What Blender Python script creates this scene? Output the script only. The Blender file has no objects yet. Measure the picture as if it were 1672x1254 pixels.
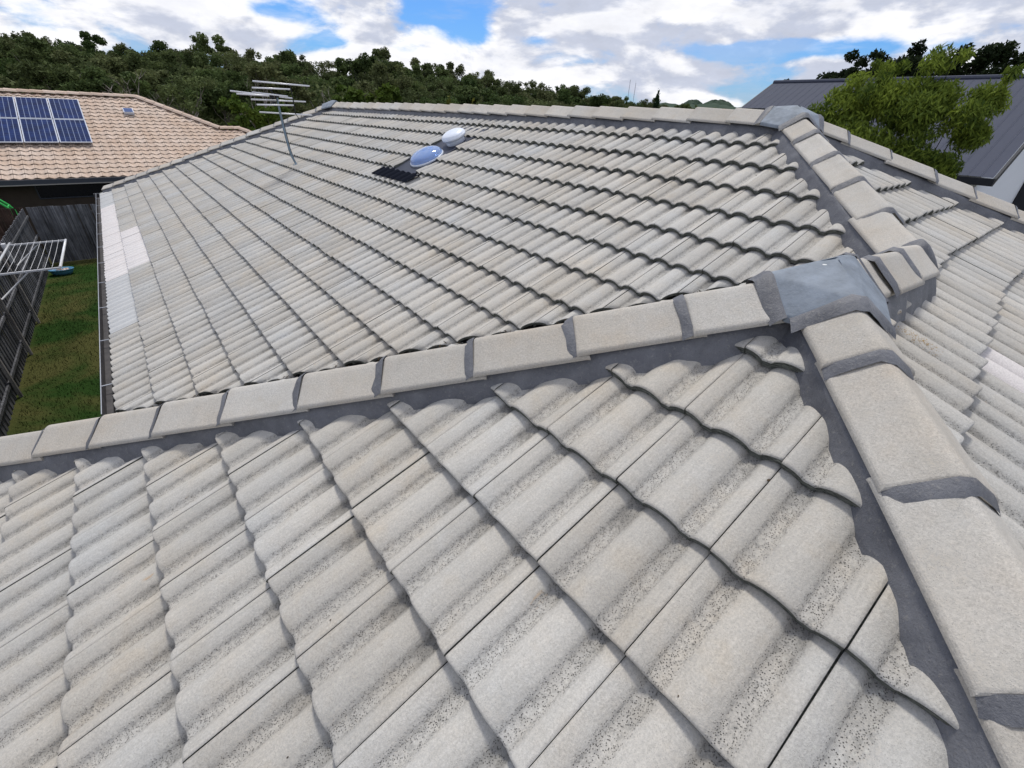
import bpy, bmesh, math, random
import numpy as np
from mathutils import Vector, Matrix
random.seed(7); rng = np.random.default_rng(7)
D = bpy.data
scene = bpy.context.scene
col = scene.collection
R = math.radians

# ------------------------------------------------------------------ camera, sky, sun, exposure
CAM = Vector((0.64367, 2.62877, 2.21585))
cr = Vector((0.7827753, -0.62119441, 0.03715294)); cu = Vector((0.29627598, 0.42451231, 0.85557574)); cf = Vector((0.54725075, 0.65871603, -0.51634273))
cam_d = D.cameras.new('camera'); cam = D.objects.new('camera', cam_d); col.objects.link(cam)
cam.matrix_world = Matrix(((cr.x, cu.x, -cf.x, CAM.x), (cr.y, cu.y, -cf.y, CAM.y), (cr.z, cu.z, -cf.z, CAM.z), (0, 0, 0, 1)))
cam_d.sensor_width = 36; cam_d.lens = 724.666 / 1672 * 36; cam_d.clip_start = 0.05; cam_d.clip_end = 9000
scene.camera = cam
SUN_EL, SUN_AZ = R(66), R(35)          # azimuth measured from +y towards +x
sd = D.lights.new('sun', 'SUN'); sun = D.objects.new('sun', sd); col.objects.link(sun)
sd.energy = 2.3; sd.angle = R(9); sd.color = (1.0, .95, .86)
sdir = Vector((math.sin(SUN_AZ) * math.cos(SUN_EL), math.cos(SUN_AZ) * math.cos(SUN_EL), math.sin(SUN_EL)))
sun.rotation_euler = sdir.to_track_quat('Z', 'Y').to_euler()
vs = scene.view_settings; vs.view_transform = 'Standard'; vs.look = 'None'; vs.exposure = 0.1; vs.gamma = 1.0; vs.use_curve_mapping = False


class NT:
    """small helper to write node trees"""
    def __init__(s, tree): s.t = tree; s.n = tree.nodes; s.l = tree.links
    def new(s, ty, ins=None, **kw):
        n = s.n.new(ty)
        for k, v in kw.items(): setattr(n, k, v)
        for k, v in (ins or {}).items(): s.set(n, k, v)
        return n
    def set(s, n, k, v):
        i = n.inputs[k]
        if isinstance(v, bpy.types.NodeSocket): s.l.new(v, i)
        elif hasattr(v, 'outputs'): s.l.new(v.outputs[0], i)
        else: i.default_value = v
    def math(s, op, a, b=None, c=None, clamp=False):
        n = s.new('ShaderNodeMath', operation=op, use_clamp=clamp); s.set(n, 0, a)
        if b is not None: s.set(n, 1, b)
        if c is not None: s.set(n, 2, c)
        return n.outputs[0]
    def noise(s, vec, scale, detail=4, rough=.55, dist=0.0):
        n = s.new('ShaderNodeTexNoise', {'Scale': scale, 'Detail': detail, 'Roughness': rough, 'Distortion': dist})
        if vec is not None: s.set(n, 'Vector', vec)
        return n.outputs[0]
    def map(s, x, a, b, c=0.0, d=1.0, smooth=False):
        n = s.new('ShaderNodeMapRange', {'Value': x, 'From Min': a, 'From Max': b, 'To Min': c, 'To Max': d})
        if smooth: n.interpolation_type = 'SMOOTHSTEP'
        return n.outputs[0]
    def mix(s, f, a, b, blend='MIX'):
        n = s.new('ShaderNodeMix', data_type='RGBA', blend_type=blend)
        for i, v in ((0, f), (6, a), (7, b)):
            if isinstance(v, bpy.types.NodeSocket): s.l.new(v, n.inputs[i])
            elif i and not hasattr(v, 'outputs') and len(v) == 3: n.inputs[i].default_value = (*v, 1)
            else: n.inputs[i].default_value = v
        return n.outputs[2]
    def scale(s, vec, sc):
        n = s.new('ShaderNodeMapping'); s.set(n, 'Vector', vec); n.inputs['Scale'].default_value = sc; return n.outputs[0]


world = D.worlds.new('World'); scene.world = world; world.use_nodes = True
w = NT(world.node_tree); w.n.clear()
tc = w.new('ShaderNodeTexCoord'); dirv = tc.outputs['Generated']
sky = w.new('ShaderNodeTexSky', sky_type='NISHITA', sun_disc=False, sun_elevation=SUN_EL, sun_rotation=SUN_AZ, altitude=60, air_density=1.15, dust_density=.5, ozone_density=2.0)
sx = w.new('ShaderNodeSeparateXYZ', {0: dirv})
X, Y, Z = sx.outputs
az = w.math('MULTIPLY', w.math('ARCTAN2', X, Y), 57.2958)
el = w.math('MULTIPLY', w.math('ARCSINE', Z), 57.2958)
cv = w.scale(dirv, (1, 1, 2.7))
off = w.new('ShaderNodeVectorMath', {0: cv, 1: (7.3, 1.7, 3.1)}, operation='ADD').outputs[0]
offup = w.new('ShaderNodeVectorMath', {0: off, 1: (.012, .010, .075)}, operation='ADD').outputs[0]
d1 = w.noise(off, 5.0, 9, .56, .2); d2 = w.noise(offup, 5.0, 6, .52, .2)
bias = None
# breaks of blue between the clouds: azimuth, elevation, widths in degrees, weight
for a, e, sa, se, k in ((30.5, 9.4, 4.4, 2.2, .26), (34.5, 7.0, 2.2, 1.1, .18), (62.0, 6.2, 6.5, .7, .22), (71.0, 6.3, 6.0, .8, .22), (17, 7.4, 3.5, .9, .13), (6, 10.2, 3, .7, .12), (54, 8.6, 3, .5, .12), (27.5, 5.3, 2.5, .6, .12), (83, 7.2, 4, .9, .2), (60, 10.0, 2.0, .5, .15),
                        (14, 7.6, 2.2, .8, .14), (20, 5.6, 2.4, .6, .17), (41, 6.8, 2.5, .6, .12), (90, 20, 9, 6, .2), (20, 30, 15, 6, .2), (-60, 25, 20, 9, .2), (180, 30, 30, 9, .2), (250, 20, 20, 5, .2),
                        (45, 7.6, 8, 1.0, -.16), (66, 9.3, 7, 1.6, -.24), (8, 8.5, 9, 2.0, -.14), (52, 4.2, 9, .9, -.14), (24, 6.5, 2.2, 1.0, -.15), (86, 9.5, 5, 1.3, -.15), (48, 9.8, 5, 1.4, -.18), (37, 5.2, 3, 1.2, -.16)):
    u = w.math('DIVIDE', w.math('SUBTRACT', az, a), sa); v = w.math('DIVIDE', w.math('SUBTRACT', el, e), se)
    g = w.math('EXPONENT', w.math('MULTIPLY', w.math('ADD', w.math('MULTIPLY', u, u), w.math('MULTIPLY', v, v)), -1.0))
    g = w.math('MULTIPLY', g, -k)
    bias = g if bias is None else w.math('ADD', bias, g)
dens = w.math('ADD', d1, bias)
cover = w.map(dens, .345, .50, 0, 1, True)
wisp = w.map(w.noise(w.scale(dirv, (1, 1, 5)), 4.0, 6, .6), .42, .62, 0, .35, True)
cover = w.math('MAXIMUM', cover, wisp)
lit = w.map(w.math('SUBTRACT', d1, d2), -.06, .07, 0, 1, True)
thick = w.map(dens, .50, .72, 1, .0, True)
shade = w.math('MULTIPLY', w.map(lit, 0, 1, .22, 1), w.map(thick, 0, 1, .80, 1))
ccol = w.mix(shade, (.44, .49, .63), (.97, .97, 1.0))
fine = w.map(w.noise(off, 24, 6, .6), .3, .7, .93, 1.05)
bg1 = w.new('ShaderNodeBackground', {'Color': sky, 'Strength': .12})
bluer = w.mix(1.0, sky.outputs[0], (.32, .58, 1.0), 'MULTIPLY'); w.set(bg1, 'Color', bluer)
bg2 = w.new('ShaderNodeBackground', {'Color': ccol, 'Strength': fine})
mx = w.new('ShaderNodeMixShader', {0: cover, 1: bg1.outputs[0], 2: bg2.outputs[0]})
w.new('ShaderNodeOutputWorld', {0: mx.outputs[0]})


# ------------------------------------------------------------------ helpers
def rgba(c): return (*c, 1)


def material(name, color, rough=.8, spec=.3, bump=0, bscale=30, var=.0, vscale=3, metal=0, color2=None):
    m = D.materials.new(name); m.use_nodes = True; t = NT(m.node_tree); b = t.n['Principled BSDF']
    b.inputs['Roughness'].default_value = rough; b.inputs['Metallic'].default_value = metal
    b.inputs['Specular IOR Level'].default_value = spec; b.inputs['Base Color'].default_value = rgba(color)
    pos = t.new('ShaderNodeNewGeometry').outputs['Position']
    if var or color2:
        n = t.map(t.noise(pos, vscale, 6, .6), .3, .7)
        c2 = color2 or tuple(x * (1 - var) for x in color)
        t.l.new(t.mix(n, color, c2), b.inputs['Base Color'])
    if bump:
        bn = t.new('ShaderNodeBump', {'Height': t.noise(pos, bscale, 5, .65), 'Strength': bump, 'Distance': .01})
        t.l.new(bn.outputs[0], b.inputs['Normal'])
    return m


def link_mesh(name, verts, faces, mat, parent=None, smooth=False, uvs=None, mat_idx=None, attrs=None):
    me = D.meshes.new(name)
    me.from_pydata([tuple(v) for v in verts], [], [tuple(f) for f in faces])
    mats = mat if isinstance(mat, (list, tuple)) else [mat]
    for mm in mats: me.materials.append(mm)
    if smooth: me.polygons.foreach_set('use_smooth', [True] * len(me.polygons))
    if mat_idx is not None: me.polygons.foreach_set('material_index', mat_idx)
    if uvs is not None:
        l = me.uv_layers.new(name='UVMap'); vi = np.empty(len(me.loops), np.int32); me.loops.foreach_get('vertex_index', vi)
        l.data.foreach_set('uv', np.asarray(uvs, np.float32)[vi].ravel())
    for k, arr in (attrs or {}).items():
        a = me.attributes.new(k, 'FLOAT', 'FACE'); a.data.foreach_set('value', arr)
    me.update()
    o = D.objects.new(name, me); col.objects.link(o)
    if parent: o.parent = parent
    return o


def thing(name, label, cat, loc=(0, 0, 0), rotz=0, group=None):
    o = D.objects.new(name, None); col.objects.link(o); o.location = loc; o.rotation_euler = (0, 0, rotz)
    o.empty_display_size = .1
    tag(o, label, cat, group); return o


def tag(o, label, cat, group=None):
    o['label'] = label; o['category'] = cat
    if group: o['group'] = group
    return o


def structure(o): o['kind'] = 'structure'; return o
def stuff(o): o['kind'] = 'stuff'; return o


class MB:
    """collects simple solids into one mesh"""
    def __init__(s): s.v = []; s.f = []
    def add(s, v, f):
        k = len(s.v); s.v += [Vector(p) for p in v]; s.f += [tuple(i + k for i in q) for q in f]; return s
    def box(s, a, b, m=None):
        x0, y0, z0 = a; x1, y1, z1 = b
        v = [Vector(p) for p in ((x0, y0, z0), (x1, y0, z0), (x1, y1, z0), (x0, y1, z0), (x0, y0, z1), (x1, y0, z1), (x1, y1, z1), (x0, y1, z1))]
        if m is not None: v = [m @ p for p in v]
        return s.add(v, ((0, 3, 2, 1), (4, 5, 6, 7), (0, 1, 5, 4), (1, 2, 6, 5), (2, 3, 7, 6), (3, 0, 4, 7)))
    def tube(s, pts, r, n=8, r1=None):
        pts = [Vector(p) for p in pts]; k = len(pts); ring = []
        for i, p in enumerate(pts):
            d = (pts[min(i + 1, k - 1)] - pts[max(i - 1, 0)]).normalized()
            a = d.cross(Vector((0, 0, 1)) if abs(d.z) < .9 else Vector((1, 0, 0))).normalized(); b = d.cross(a)
            rr = r if r1 is None else r + (r1 - r) * i / (k - 1)
            ring.append([p + (a * math.cos(2 * math.pi * j / n) + b * math.sin(2 * math.pi * j / n)) * rr for j in range(n)])
        v = [q for g in ring for q in g]; f = []
        for i in range(k - 1):
            for j in range(n):
                f.append((i * n + j, i * n + (j + 1) % n, (i + 1) * n + (j + 1) % n, (i + 1) * n + j))
        f.append(tuple(range(n))); f.append(tuple((k - 1) * n + j for j in reversed(range(n))))
        return s.add(v, f)
    def lathe(s, prof, c=(0, 0, 0), n=24, m=None, sx=1, sy=1):
        v = []; f = []
        for r, z in prof:
            for j in range(n):
                a = 2 * math.pi * j / n; v.append(Vector((r * math.cos(a) * sx, r * math.sin(a) * sy, z)))
        for i in range(len(prof) - 1):
            for j in range(n): f.append((i * n + j, i * n + (j + 1) % n, (i + 1) * n + (j + 1) % n, (i + 1) * n + j))
        f.append(tuple(reversed(range(n)))); f.append(tuple((len(prof) - 1) * n + j for j in range(n)))
        if m is not None: v = [m @ p for p in v]
        return s.add([p + Vector(c) for p in v], f)
    def build(s, name, mat, parent=None, smooth=False):
        return link_mesh(name, s.v, s.f, mat, parent, smooth)


# ------------------------------------------------------------------ roof constants (metres)
T = 0.44796; TH = math.atan(T); CO = math.cos(TH); GC = 0.295543; GAU = GC / CO; W = 0.30
XC, YB, YEM, YEW, YF = -1.4523, 6.97, -0.544, -0.755, 19.9736
HM = 17 * GC; HW = (YB - YEW) / 2; YR = (YB + YEW) / 2


def yE(x):  # the end eave runs a touch out of square
    return YEW + (YEM - YEW) * min(1, max(0, (x - 2.0) / 2.3))


# ------------------------------------------------------------------ tile materials
def concrete(name, base=(.495, .480, .448), warm=(.495, .452, .388), cool=(.462, .465, .457), obj_var=True, stains=1.0, pits=1.0, clean=False, far=False):
    m = D.materials.new(name); m.use_nodes = True; t = NT(m.node_tree); b = t.n['Principled BSDF']
    pos = t.new('ShaderNodeNewGeometry').outputs['Position']
    uv = t.new('ShaderNodeUVMap', uv_map='UVMap').outputs[0]
    s = t.new('ShaderNodeSeparateXYZ', {0: uv}); U, V = s.outputs[0], s.outputs[1]
    if obj_var: rnd = t.new('ShaderNodeObjectInfo').outputs['Random']
    else: rnd = t.new('ShaderNodeAttribute', attribute_name='tone').outputs['Fac']
    big = t.noise(pos, 1.4, 5, .6); mid = t.noise(t.scale(pos, (1, 1, 1)), 9, 6, .65); finen = t.noise(pos, 170, 4, .8); med = t.noise(pos, 60, 4, .7)
    c = t.mix(t.map(mid, .35, .68), warm, base)
    c = t.mix(t.map(t.math('ADD', big, t.math('MULTIPLY', t.math('SUBTRACT', rnd, .5), .08)), .36, .70), c, cool)
    tone = t.map(rnd, 0, 1, .90, 1.07)
    c = t.mix(1.0, c, t.new('ShaderNodeCombineColor', {0: tone, 1: tone, 2: tone}).outputs[0], 'MULTIPLY')
    # broad weathering
    wth = t.math('MULTIPLY', t.map(t.noise(t.scale(pos, (1, 1, 2)), 4.5, 7, .75), .50, .66, 0, 1), .20 if not clean else .05)
    c = t.mix(wth, c, (.29, .275, .245))
    # distance to nearest pan centre (pans at u = .25 and .75 of a tile)
    pan = t.math('ABSOLUTE', t.math('SUBTRACT', t.math('FRACT', t.math('MULTIPLY', U, 2.0)), .5))
    panm = t.map(pan, .13, .22, 1, 0, True)
    grain = t.map(finen, .28, .72, .76, 1.18)
    c = t.mix(1.0, c, t.new('ShaderNodeCombineColor', {0: grain, 1: grain, 2: grain}).outputs[0], 'MULTIPLY')
    if not clean:
        # brown lichen bloom on the rolls
        bl = t.math('MULTIPLY', t.map(mid, .52, .72, 0, 1), t.map(finen, .42, .62, .2, 1))
        c = t.mix(t.math('MULTIPLY', bl, .38 * stains), c, (.40, .325, .23))
        pv = t.new('ShaderNodeTexVoronoi', {'Vector': pos, 'Scale': 300.0, 'Randomness': 1.0}).outputs['Distance']
        c = t.mix(t.math('MULTIPLY', t.map(pv, .12, .26, 1, 0), t.map(med, .38, .62, .1, .75)), c, (.13, .125, .115))
        # coarse open grain in the pans; grime plus painted shade below the course above
        vor = t.new('ShaderNodeTexVoronoi', {'Vector': pos, 'Scale': 210.0, 'Randomness': 1.0}).outputs['Distance']
        pit = t.map(vor, .16, .34, 1, 0)
        gate = t.map(t.noise(pos, 24, 4, .6), .34, .58, .4, 1)
        c = t.mix(t.math('MULTIPLY', t.math('MULTIPLY', pit, panm), t.math('MULTIPLY', gate, .92 * pits)), c, (.07, .07, .068))
        grit = t.math('MULTIPLY', t.map(med, .50, .66, 0, 1), panm)
        c = t.mix(t.math('MULTIPLY', grit, .45 * pits), c, (.17, .17, .165))
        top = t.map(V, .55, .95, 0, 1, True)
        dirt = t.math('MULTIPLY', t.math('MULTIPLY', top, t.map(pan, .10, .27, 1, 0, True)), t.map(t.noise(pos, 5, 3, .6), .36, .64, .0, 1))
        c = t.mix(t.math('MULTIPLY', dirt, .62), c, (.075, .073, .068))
        sp = t.map(t.new('ShaderNodeTexVoronoi', {'Vector': pos, 'Scale': 95.0}).outputs['Distance'], .05, .11, 1, 0)
        sp = t.math('MULTIPLY', sp, t.map(t.noise(pos, 14, 2), .55, .62, 0, 1))
        c = t.mix(t.math('MULTIPLY', sp, .55), c, (.16, .15, .13))
        ro = t.new('ShaderNodeTexVoronoi', {'Vector': pos, 'Scale': 34.0, 'Randomness': 1.0}).outputs['Distance']
        ros = t.math('MULTIPLY', t.map(t.math('ADD', ro, t.math('MULTIPLY', med, .25)), .22, .29, 1, 0), t.map(t.noise(pos, 2.6, 4, .7), .48, .62, 0, 1))
        c = t.mix(t.math('MULTIPLY', ros, .45), c, (.56, .56, .51))
        blk = t.math('MULTIPLY', t.map(t.noise(t.scale(pos, (1, 1, 1)), 33, 6, .8), .60, .70, 0, 1), t.map(t.noise(pos, 3.1, 3, .6), .46, .6, .1, 1))
        c = t.mix(t.math('MULTIPLY', blk, .45), c, (.17, .165, .15))
        # the odd rusty streak
        ru = t.math('MULTIPLY', t.map(t.noise(t.scale(pos, (1, 3, 1)), 3.3, 5, .7), .70, .76, 0, 1), .6 * stains)
        c = t.mix(ru, c, (.42, .25, .10))
        # streaks washed down the slope
        st = t.noise(t.scale(uv, (26, 2.2, 1)), 1.0, 3, .6)
        g2 = t.map(st, .3, .7, .93, 1.05)
        c = t.mix(1.0, c, t.new('ShaderNodeCombineColor', {0: g2, 1: g2, 2: g2}).outputs[0], 'MULTIPLY')
    t.l.new(c, b.inputs['Base Color'])
    b.inputs['Roughness'].default_value = .93; b.inputs['Specular IOR Level'].default_value = .18
    hgt = t.math('ADD', t.math('MULTIPLY', med, .6), t.math('MULTIPLY', finen, .55))
    if not clean:
        hgt = t.math('SUBTRACT', hgt, t.math('MULTIPLY', t.math('MULTIPLY', pit, panm), .7))
    bn = t.new('ShaderNodeBump', {'Height': hgt, 'Strength': .95 if not clean else .2, 'Distance': .0035})
    t.l.new(bn.outputs[0], b.inputs['Normal'])
    return m


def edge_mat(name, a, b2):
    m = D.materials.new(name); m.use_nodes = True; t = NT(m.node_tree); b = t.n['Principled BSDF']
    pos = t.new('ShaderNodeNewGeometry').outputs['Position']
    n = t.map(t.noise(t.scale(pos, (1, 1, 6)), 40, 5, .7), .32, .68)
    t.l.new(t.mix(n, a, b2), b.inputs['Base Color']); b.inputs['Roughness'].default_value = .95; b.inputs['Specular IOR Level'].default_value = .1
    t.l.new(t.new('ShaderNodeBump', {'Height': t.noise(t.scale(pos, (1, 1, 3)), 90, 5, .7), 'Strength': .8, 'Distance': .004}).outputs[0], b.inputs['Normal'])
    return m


M = {}
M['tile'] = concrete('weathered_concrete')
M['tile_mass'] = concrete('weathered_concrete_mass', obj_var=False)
M['tile_edge'] = edge_mat('mossy_tile_edge', (.045, .048, .043), (.21, .22, .195))  # moss tone, darkened further to paint in the shade under the lips
M['new_tile'] = concrete('new_pale_concrete', (.67, .63, .615), (.65, .61, .595), (.66, .635, .625), clean=True)
M['new_edge'] = edge_mat('new_tile_edge', (.40, .37, .37), (.5, .47, .47))
M['grey_tile'] = concrete('newer_grey_concrete', (.485, .49, .49), (.475, .475, .47), (.485, .495, .50), clean=True)
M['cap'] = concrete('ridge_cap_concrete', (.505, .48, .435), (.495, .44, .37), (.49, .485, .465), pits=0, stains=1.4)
def mortar_mat():
    m = D.materials.new('grey_flexible_pointing'); m.use_nodes = True; t = NT(m.node_tree); b = t.n['Principled BSDF']
    pos = t.new('ShaderNodeNewGeometry').outputs['Position']
    n1 = t.noise(pos, 7, 5, .65); n2 = t.noise(pos, 70, 5, .75); n3 = t.noise(pos, 260, 3, .7)
    c = t.mix(t.map(n1, .32, .68), (.085, .089, .104), (.165, .170, .188))
    c = t.mix(t.math('MULTIPLY', t.map(n2, .56, .68, 0, 1), .55), c, (.27, .26, .245))
    c = t.mix(t.math('MULTIPLY', t.map(n3, .58, .68, 0, 1), .5), c, (.035, .035, .04))
    t.l.new(c, b.inputs['Base Color']); b.inputs['Roughness'].default_value = .5; b.inputs['Specular IOR Level'].default_value = .5
    h = t.math('ADD', t.math('MULTIPLY', n1, 1.2), t.math('ADD', t.math('MULTIPLY', n2, .5), t.math('MULTIPLY', n3, .2)))
    t.l.new(t.new('ShaderNodeBump', {'Height': h, 'Strength': .6, 'Distance': .012}).outputs[0], b.inputs['Normal']); return m
M['mortar'] = mortar_mat()
M['apex'] = material('blue_grey_sheet_metal', (.26, .30, .355), .68, .25, .5, 22, color2=(.17, .195, .225), vscale=14)
M['apex_fleck'] = material('white_droppings', (.75, .76, .74), .8)
M['valley'] = material('valley_metal', (.06, .06, .062), .5, .4, var=.3)
M['litter'] = material('dead_leaves', (.030, .021, .014), .9, .1, .5, 60, color2=(.10, .07, .045), vscale=60)
M['gutter'] = material('gutter_steel', (.36, .38, .42), .4, .5, var=.15)
M['gutter_in'] = material('gutter_trough', (.055, .054, .058), .7, .2, .2, 40, color2=(.10, .095, .098), vscale=9)
M['sarking'] = material('dark_underlay', (.03, .03, .03), .9)
M['soffit'] = material('soffit_board', (.5, .49, .46), .8)


# ------------------------------------------------------------------ tile geometry
DEP = .0275


def prof(u):  # height below the crest of the double-roll profile, u in metres over one tile
    r = abs((u + .075) % .15 - .075)
    if r < .0595:
        q = r / .0595
        return -DEP * (1 - (max(0, 1 - q * q)) ** .72)
    return -DEP


US_HI = sorted(set([0.0016, .012, .024, .034, .043, .050, .0555, .060, .075, .090, .0945, .100, .107, .116, .126, .138, .15] + [round(.3 - x, 4) for x in (0.0016, .012, .024, .034, .043, .050, .0555, .060, .075, .090, .0945, .100, .107, .116, .126, .138)]))
US_LO = [0.002, .022, .042, .0555, .075, .0945, .108, .128, .15, .172, .192, .2055, .225, .2445, .258, .278, .298]


def tile_mesh(us, hi, drop=.036, length=None, thick=.0300, pf=prof, wid=W):
    L = length or GAU + .02
    rows = [(0.0, -.0075), (.0025, -.0028), (.0065, -.0006), (.014, 0.0), (.08, 0), (.16, 0), (.24, 0), (L, 0)] if hi else [(0, -.0035), (.008, 0), (L, 0)]
    n = len(us); v = []; uv = []; f = []; mi = []
    for (y, dz) in rows:
        for x in us:
            v.append((x, y, pf(x) + dz - drop * y / GAU)); uv.append((x / wid, min(1, y / GAU)))
    for i in range(len(rows) - 1):
        for j in range(n - 1):
            f.append((i * n + j, i * n + j + 1, (i + 1) * n + j + 1, (i + 1) * n + j)); mi.append(0)
    # front face with two ribs, set a little back as it goes down
    fr = [(-.0002, -.0075), (.0002, -.0125), (.0055, -.0150), (.0005, -.0175), (.0005, -.0215), (.0060, -.0240), (.0010, -thick)] if hi else [(0, -.0035), (.002, -thick)]
    base = len(v)
    for (y, dz) in fr:
        for x in us:
            v.append((x, y, pf(x) * (1 if dz > -.011 else .97) + dz)); uv.append((x / wid, 0))
    for i in range(len(fr) - 1):
        for j in range(n - 1):
            a = base + i * n + j
            f.append((a, base + (i + 1) * n + j, base + (i + 1) * n + j + 1, a + 1)); mi.append(1)
    # underlap strip that closes the joint to the next tile
    if hi and wid == W:
        k = len(v)
        for y in (.004, L):
            for x in (-.013, .006): v.append((x, y, pf(0) - .011 - drop * y / GAU)); uv.append((0, .5))
        f.append((k, k + 1, k + 3, k + 2)); mi.append(1)
    # flanks
    for x_i, sgn in ((0, 1), (n - 1, -1)):
        top = [i * n + x_i for i in range(len(rows))]; k = len(v)
        for i in top:
            p = v[i]; v.append((p[0], p[1] + (.0012 if i == top[0] else 0), p[2] - thick)); uv.append((.02, .5))
        for i in range(len(rows) - 1):
            q = (top[i], top[i + 1], k + i + 1, k + i); f.append(q if sgn > 0 else q[::-1]); mi.append(1)
    return np.array(v), f, mi, np.array(uv)


def frame(upv):
    u = Vector((upv[0], upv[1], 0)); a = Vector((upv[1], -upv[0], 0)); U3 = Vector((u.x, u.y, T)).normalized()
    return u, a, U3, a.cross(U3)


def shrink_mesh(name, vv, ff, mi, uv, mats):
    me = D.meshes.new(name); me.from_pydata([tuple(p) for p in vv], [], ff)
    for mm in mats: me.materials.append(mm)
    me.polygons.foreach_set('material_index', mi); me.polygons.foreach_set('use_smooth', [m == 0 for m in mi])
    l = me.uv_layers.new(name='UVMap'); vi = np.empty(len(me.loops), np.int32); me.loops.foreach_get('vertex_index', vi)
    l.data.foreach_set('uv', np.asarray(uv, np.float32)[vi].ravel()); me.update(); return me


HI = tile_mesh(US_HI, True); LO = tile_mesh(US_LO, False)


def project(p):
    q = Vector(p) - CAM; z = q.dot(cf)
    if z < .05: return None
    return 836 + 724.666 * q.dot(cr) / z, 627 - 724.666 * q.dot(cu) / z


def quad_area(pts):
    s = [project(p) for p in pts]
    if any(q is None for q in s): return 0
    xs = [q[0] for q in s]; ys = [q[1] for q in s]
    if max(xs) < -10 or min(xs) > 1682 or max(ys) < -10 or min(ys) > 1264: return 0
    return abs(sum(s[i][0] * s[(i + 1) % 4][1] - s[(i + 1) % 4][0] * s[i][1] for i in range(4))) / 2


def lay_tiles(origin, upv, a_lim, n_course, clips, phase=0.0, kphase=0.0, eave=None, tcap=None, skip=None, kind=None, plane_id='', zoff=0.0, zt=T, wid=W, gc=GC):
    """plane: P = origin + a*across + s*up.  clips: plan half-planes (nx, ny, c) keep n.p <= c.  Returns list of tile records."""
    u = Vector((upv[0], upv[1], 0)); a = Vector((upv[1], -upv[0], 0)); U3 = Vector((u.x, u.y, zt)).normalized(); N = a.cross(U3)
    out = []
    o = Vector(origin)
    j0 = math.floor((a_lim[0] - phase) / wid); j1 = math.ceil((a_lim[1] - phase) / wid)
    for k in range(-1 if kphase else 0, n_course):
        s = (k + kphase) * gc
        for j in range(j0, j1):
            A = phase + j * wid
            mid = o + a * (A + wid / 2) + u * (s + gc / 2)
            dy = eave(mid.x) if eave else 0
            base = o + a * A + u * s + Vector((0, dy, s * zt + zoff))
            cs = [base, base + a * wid, base + a * wid + u * (gc * 1.06), base + u * (gc * 1.06)]
            st = 0
            cl = []
            for c in (clips(mid) if callable(clips) else clips):
                e = [c[0] * p.x + c[1] * p.y - c[2] for p in cs]
                if min(e) > -.004: st = 2; break
                if max(e) > .001: st = 1; cl.append(c)
            if st == 2: continue
            if skip and skip(mid, k): continue
            vis = quad_area([base, base + a * wid, base + a * wid + U3 * gc / CO, base + U3 * gc / CO])
            toward = (CAM - base).dot(N) > 0
            kd = kind(mid, k, n_course) if kind else 0
            out.append(dict(base=base, a=a, U=U3, N=N, clips=cl, area=vis if toward else 0, kd=kd, pl=plane_id))
    return out


def tile_matrix(t, jitter=True):
    Mx = Matrix(((t['a'].x, t['U'].x, t['N'].x, t['base'].x), (t['a'].y, t['U'].y, t['N'].y, t['base'].y), (t['a'].z, t['U'].z, t['N'].z, t['base'].z), (0, 0, 0, 1)))
    if jitter:
        Mx = Mx @ Matrix.Translation((random.gauss(0, .0007), random.gauss(0, .0026), random.gauss(0, .0011))) @ Matrix.Rotation(random.gauss(0, .0028), 4, 'Z') @ Matrix.Rotation(random.gauss(0, .003), 4, 'Y') @ Matrix.Rotation(random.gauss(0, .0022), 4, 'X')
    return Mx


def clip_geo(V, F, MI, UV, clips, Mx):
    """cut a tile by vertical planes given in plan; returns new arrays in local coordinates"""
    bm = bmesh.new(); uvl = bm.loops.layers.uv.new('UVMap')
    vs_ = [bm.verts.new(p) for p in V]
    for q, m_ in zip(F, MI):
        try: fc = bm.faces.new([vs_[i] for i in q])
        except ValueError: continue
        fc.material_index = m_
        for lp, i in zip(fc.loops, q): lp[uvl].uv = UV[i]
    inv = Mx.inverted()
    for (nx, ny, c) in clips:
        n = Vector((nx, ny, 0)); ln = n.length; n = n / ln; p0 = n * (c / ln)
        lp0 = inv @ p0; ln_ = (inv.to_3x3() @ n).normalized()
        r = bmesh.ops.bisect_plane(bm, geom=bm.verts[:] + bm.edges[:] + bm.faces[:], plane_co=lp0, plane_no=ln_, clear_outer=True, clear_inner=False)
        # sawn flank
        ed = [e for e in r['geom_cut'] if isinstance(e, bmesh.types.BMEdge) and any(f.material_index == 0 for f in e.link_faces)]
        if ed:
            ex = bmesh.ops.extrude_edge_only(bm, edges=ed)
            nv = [g for g in ex['geom'] if isinstance(g, bmesh.types.BMVert)]
            for v_ in nv: v_.co.z -= .018
            for g in ex['geom']:
                if isinstance(g, bmesh.types.BMFace): g.material_index = 1
    return bm


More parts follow.
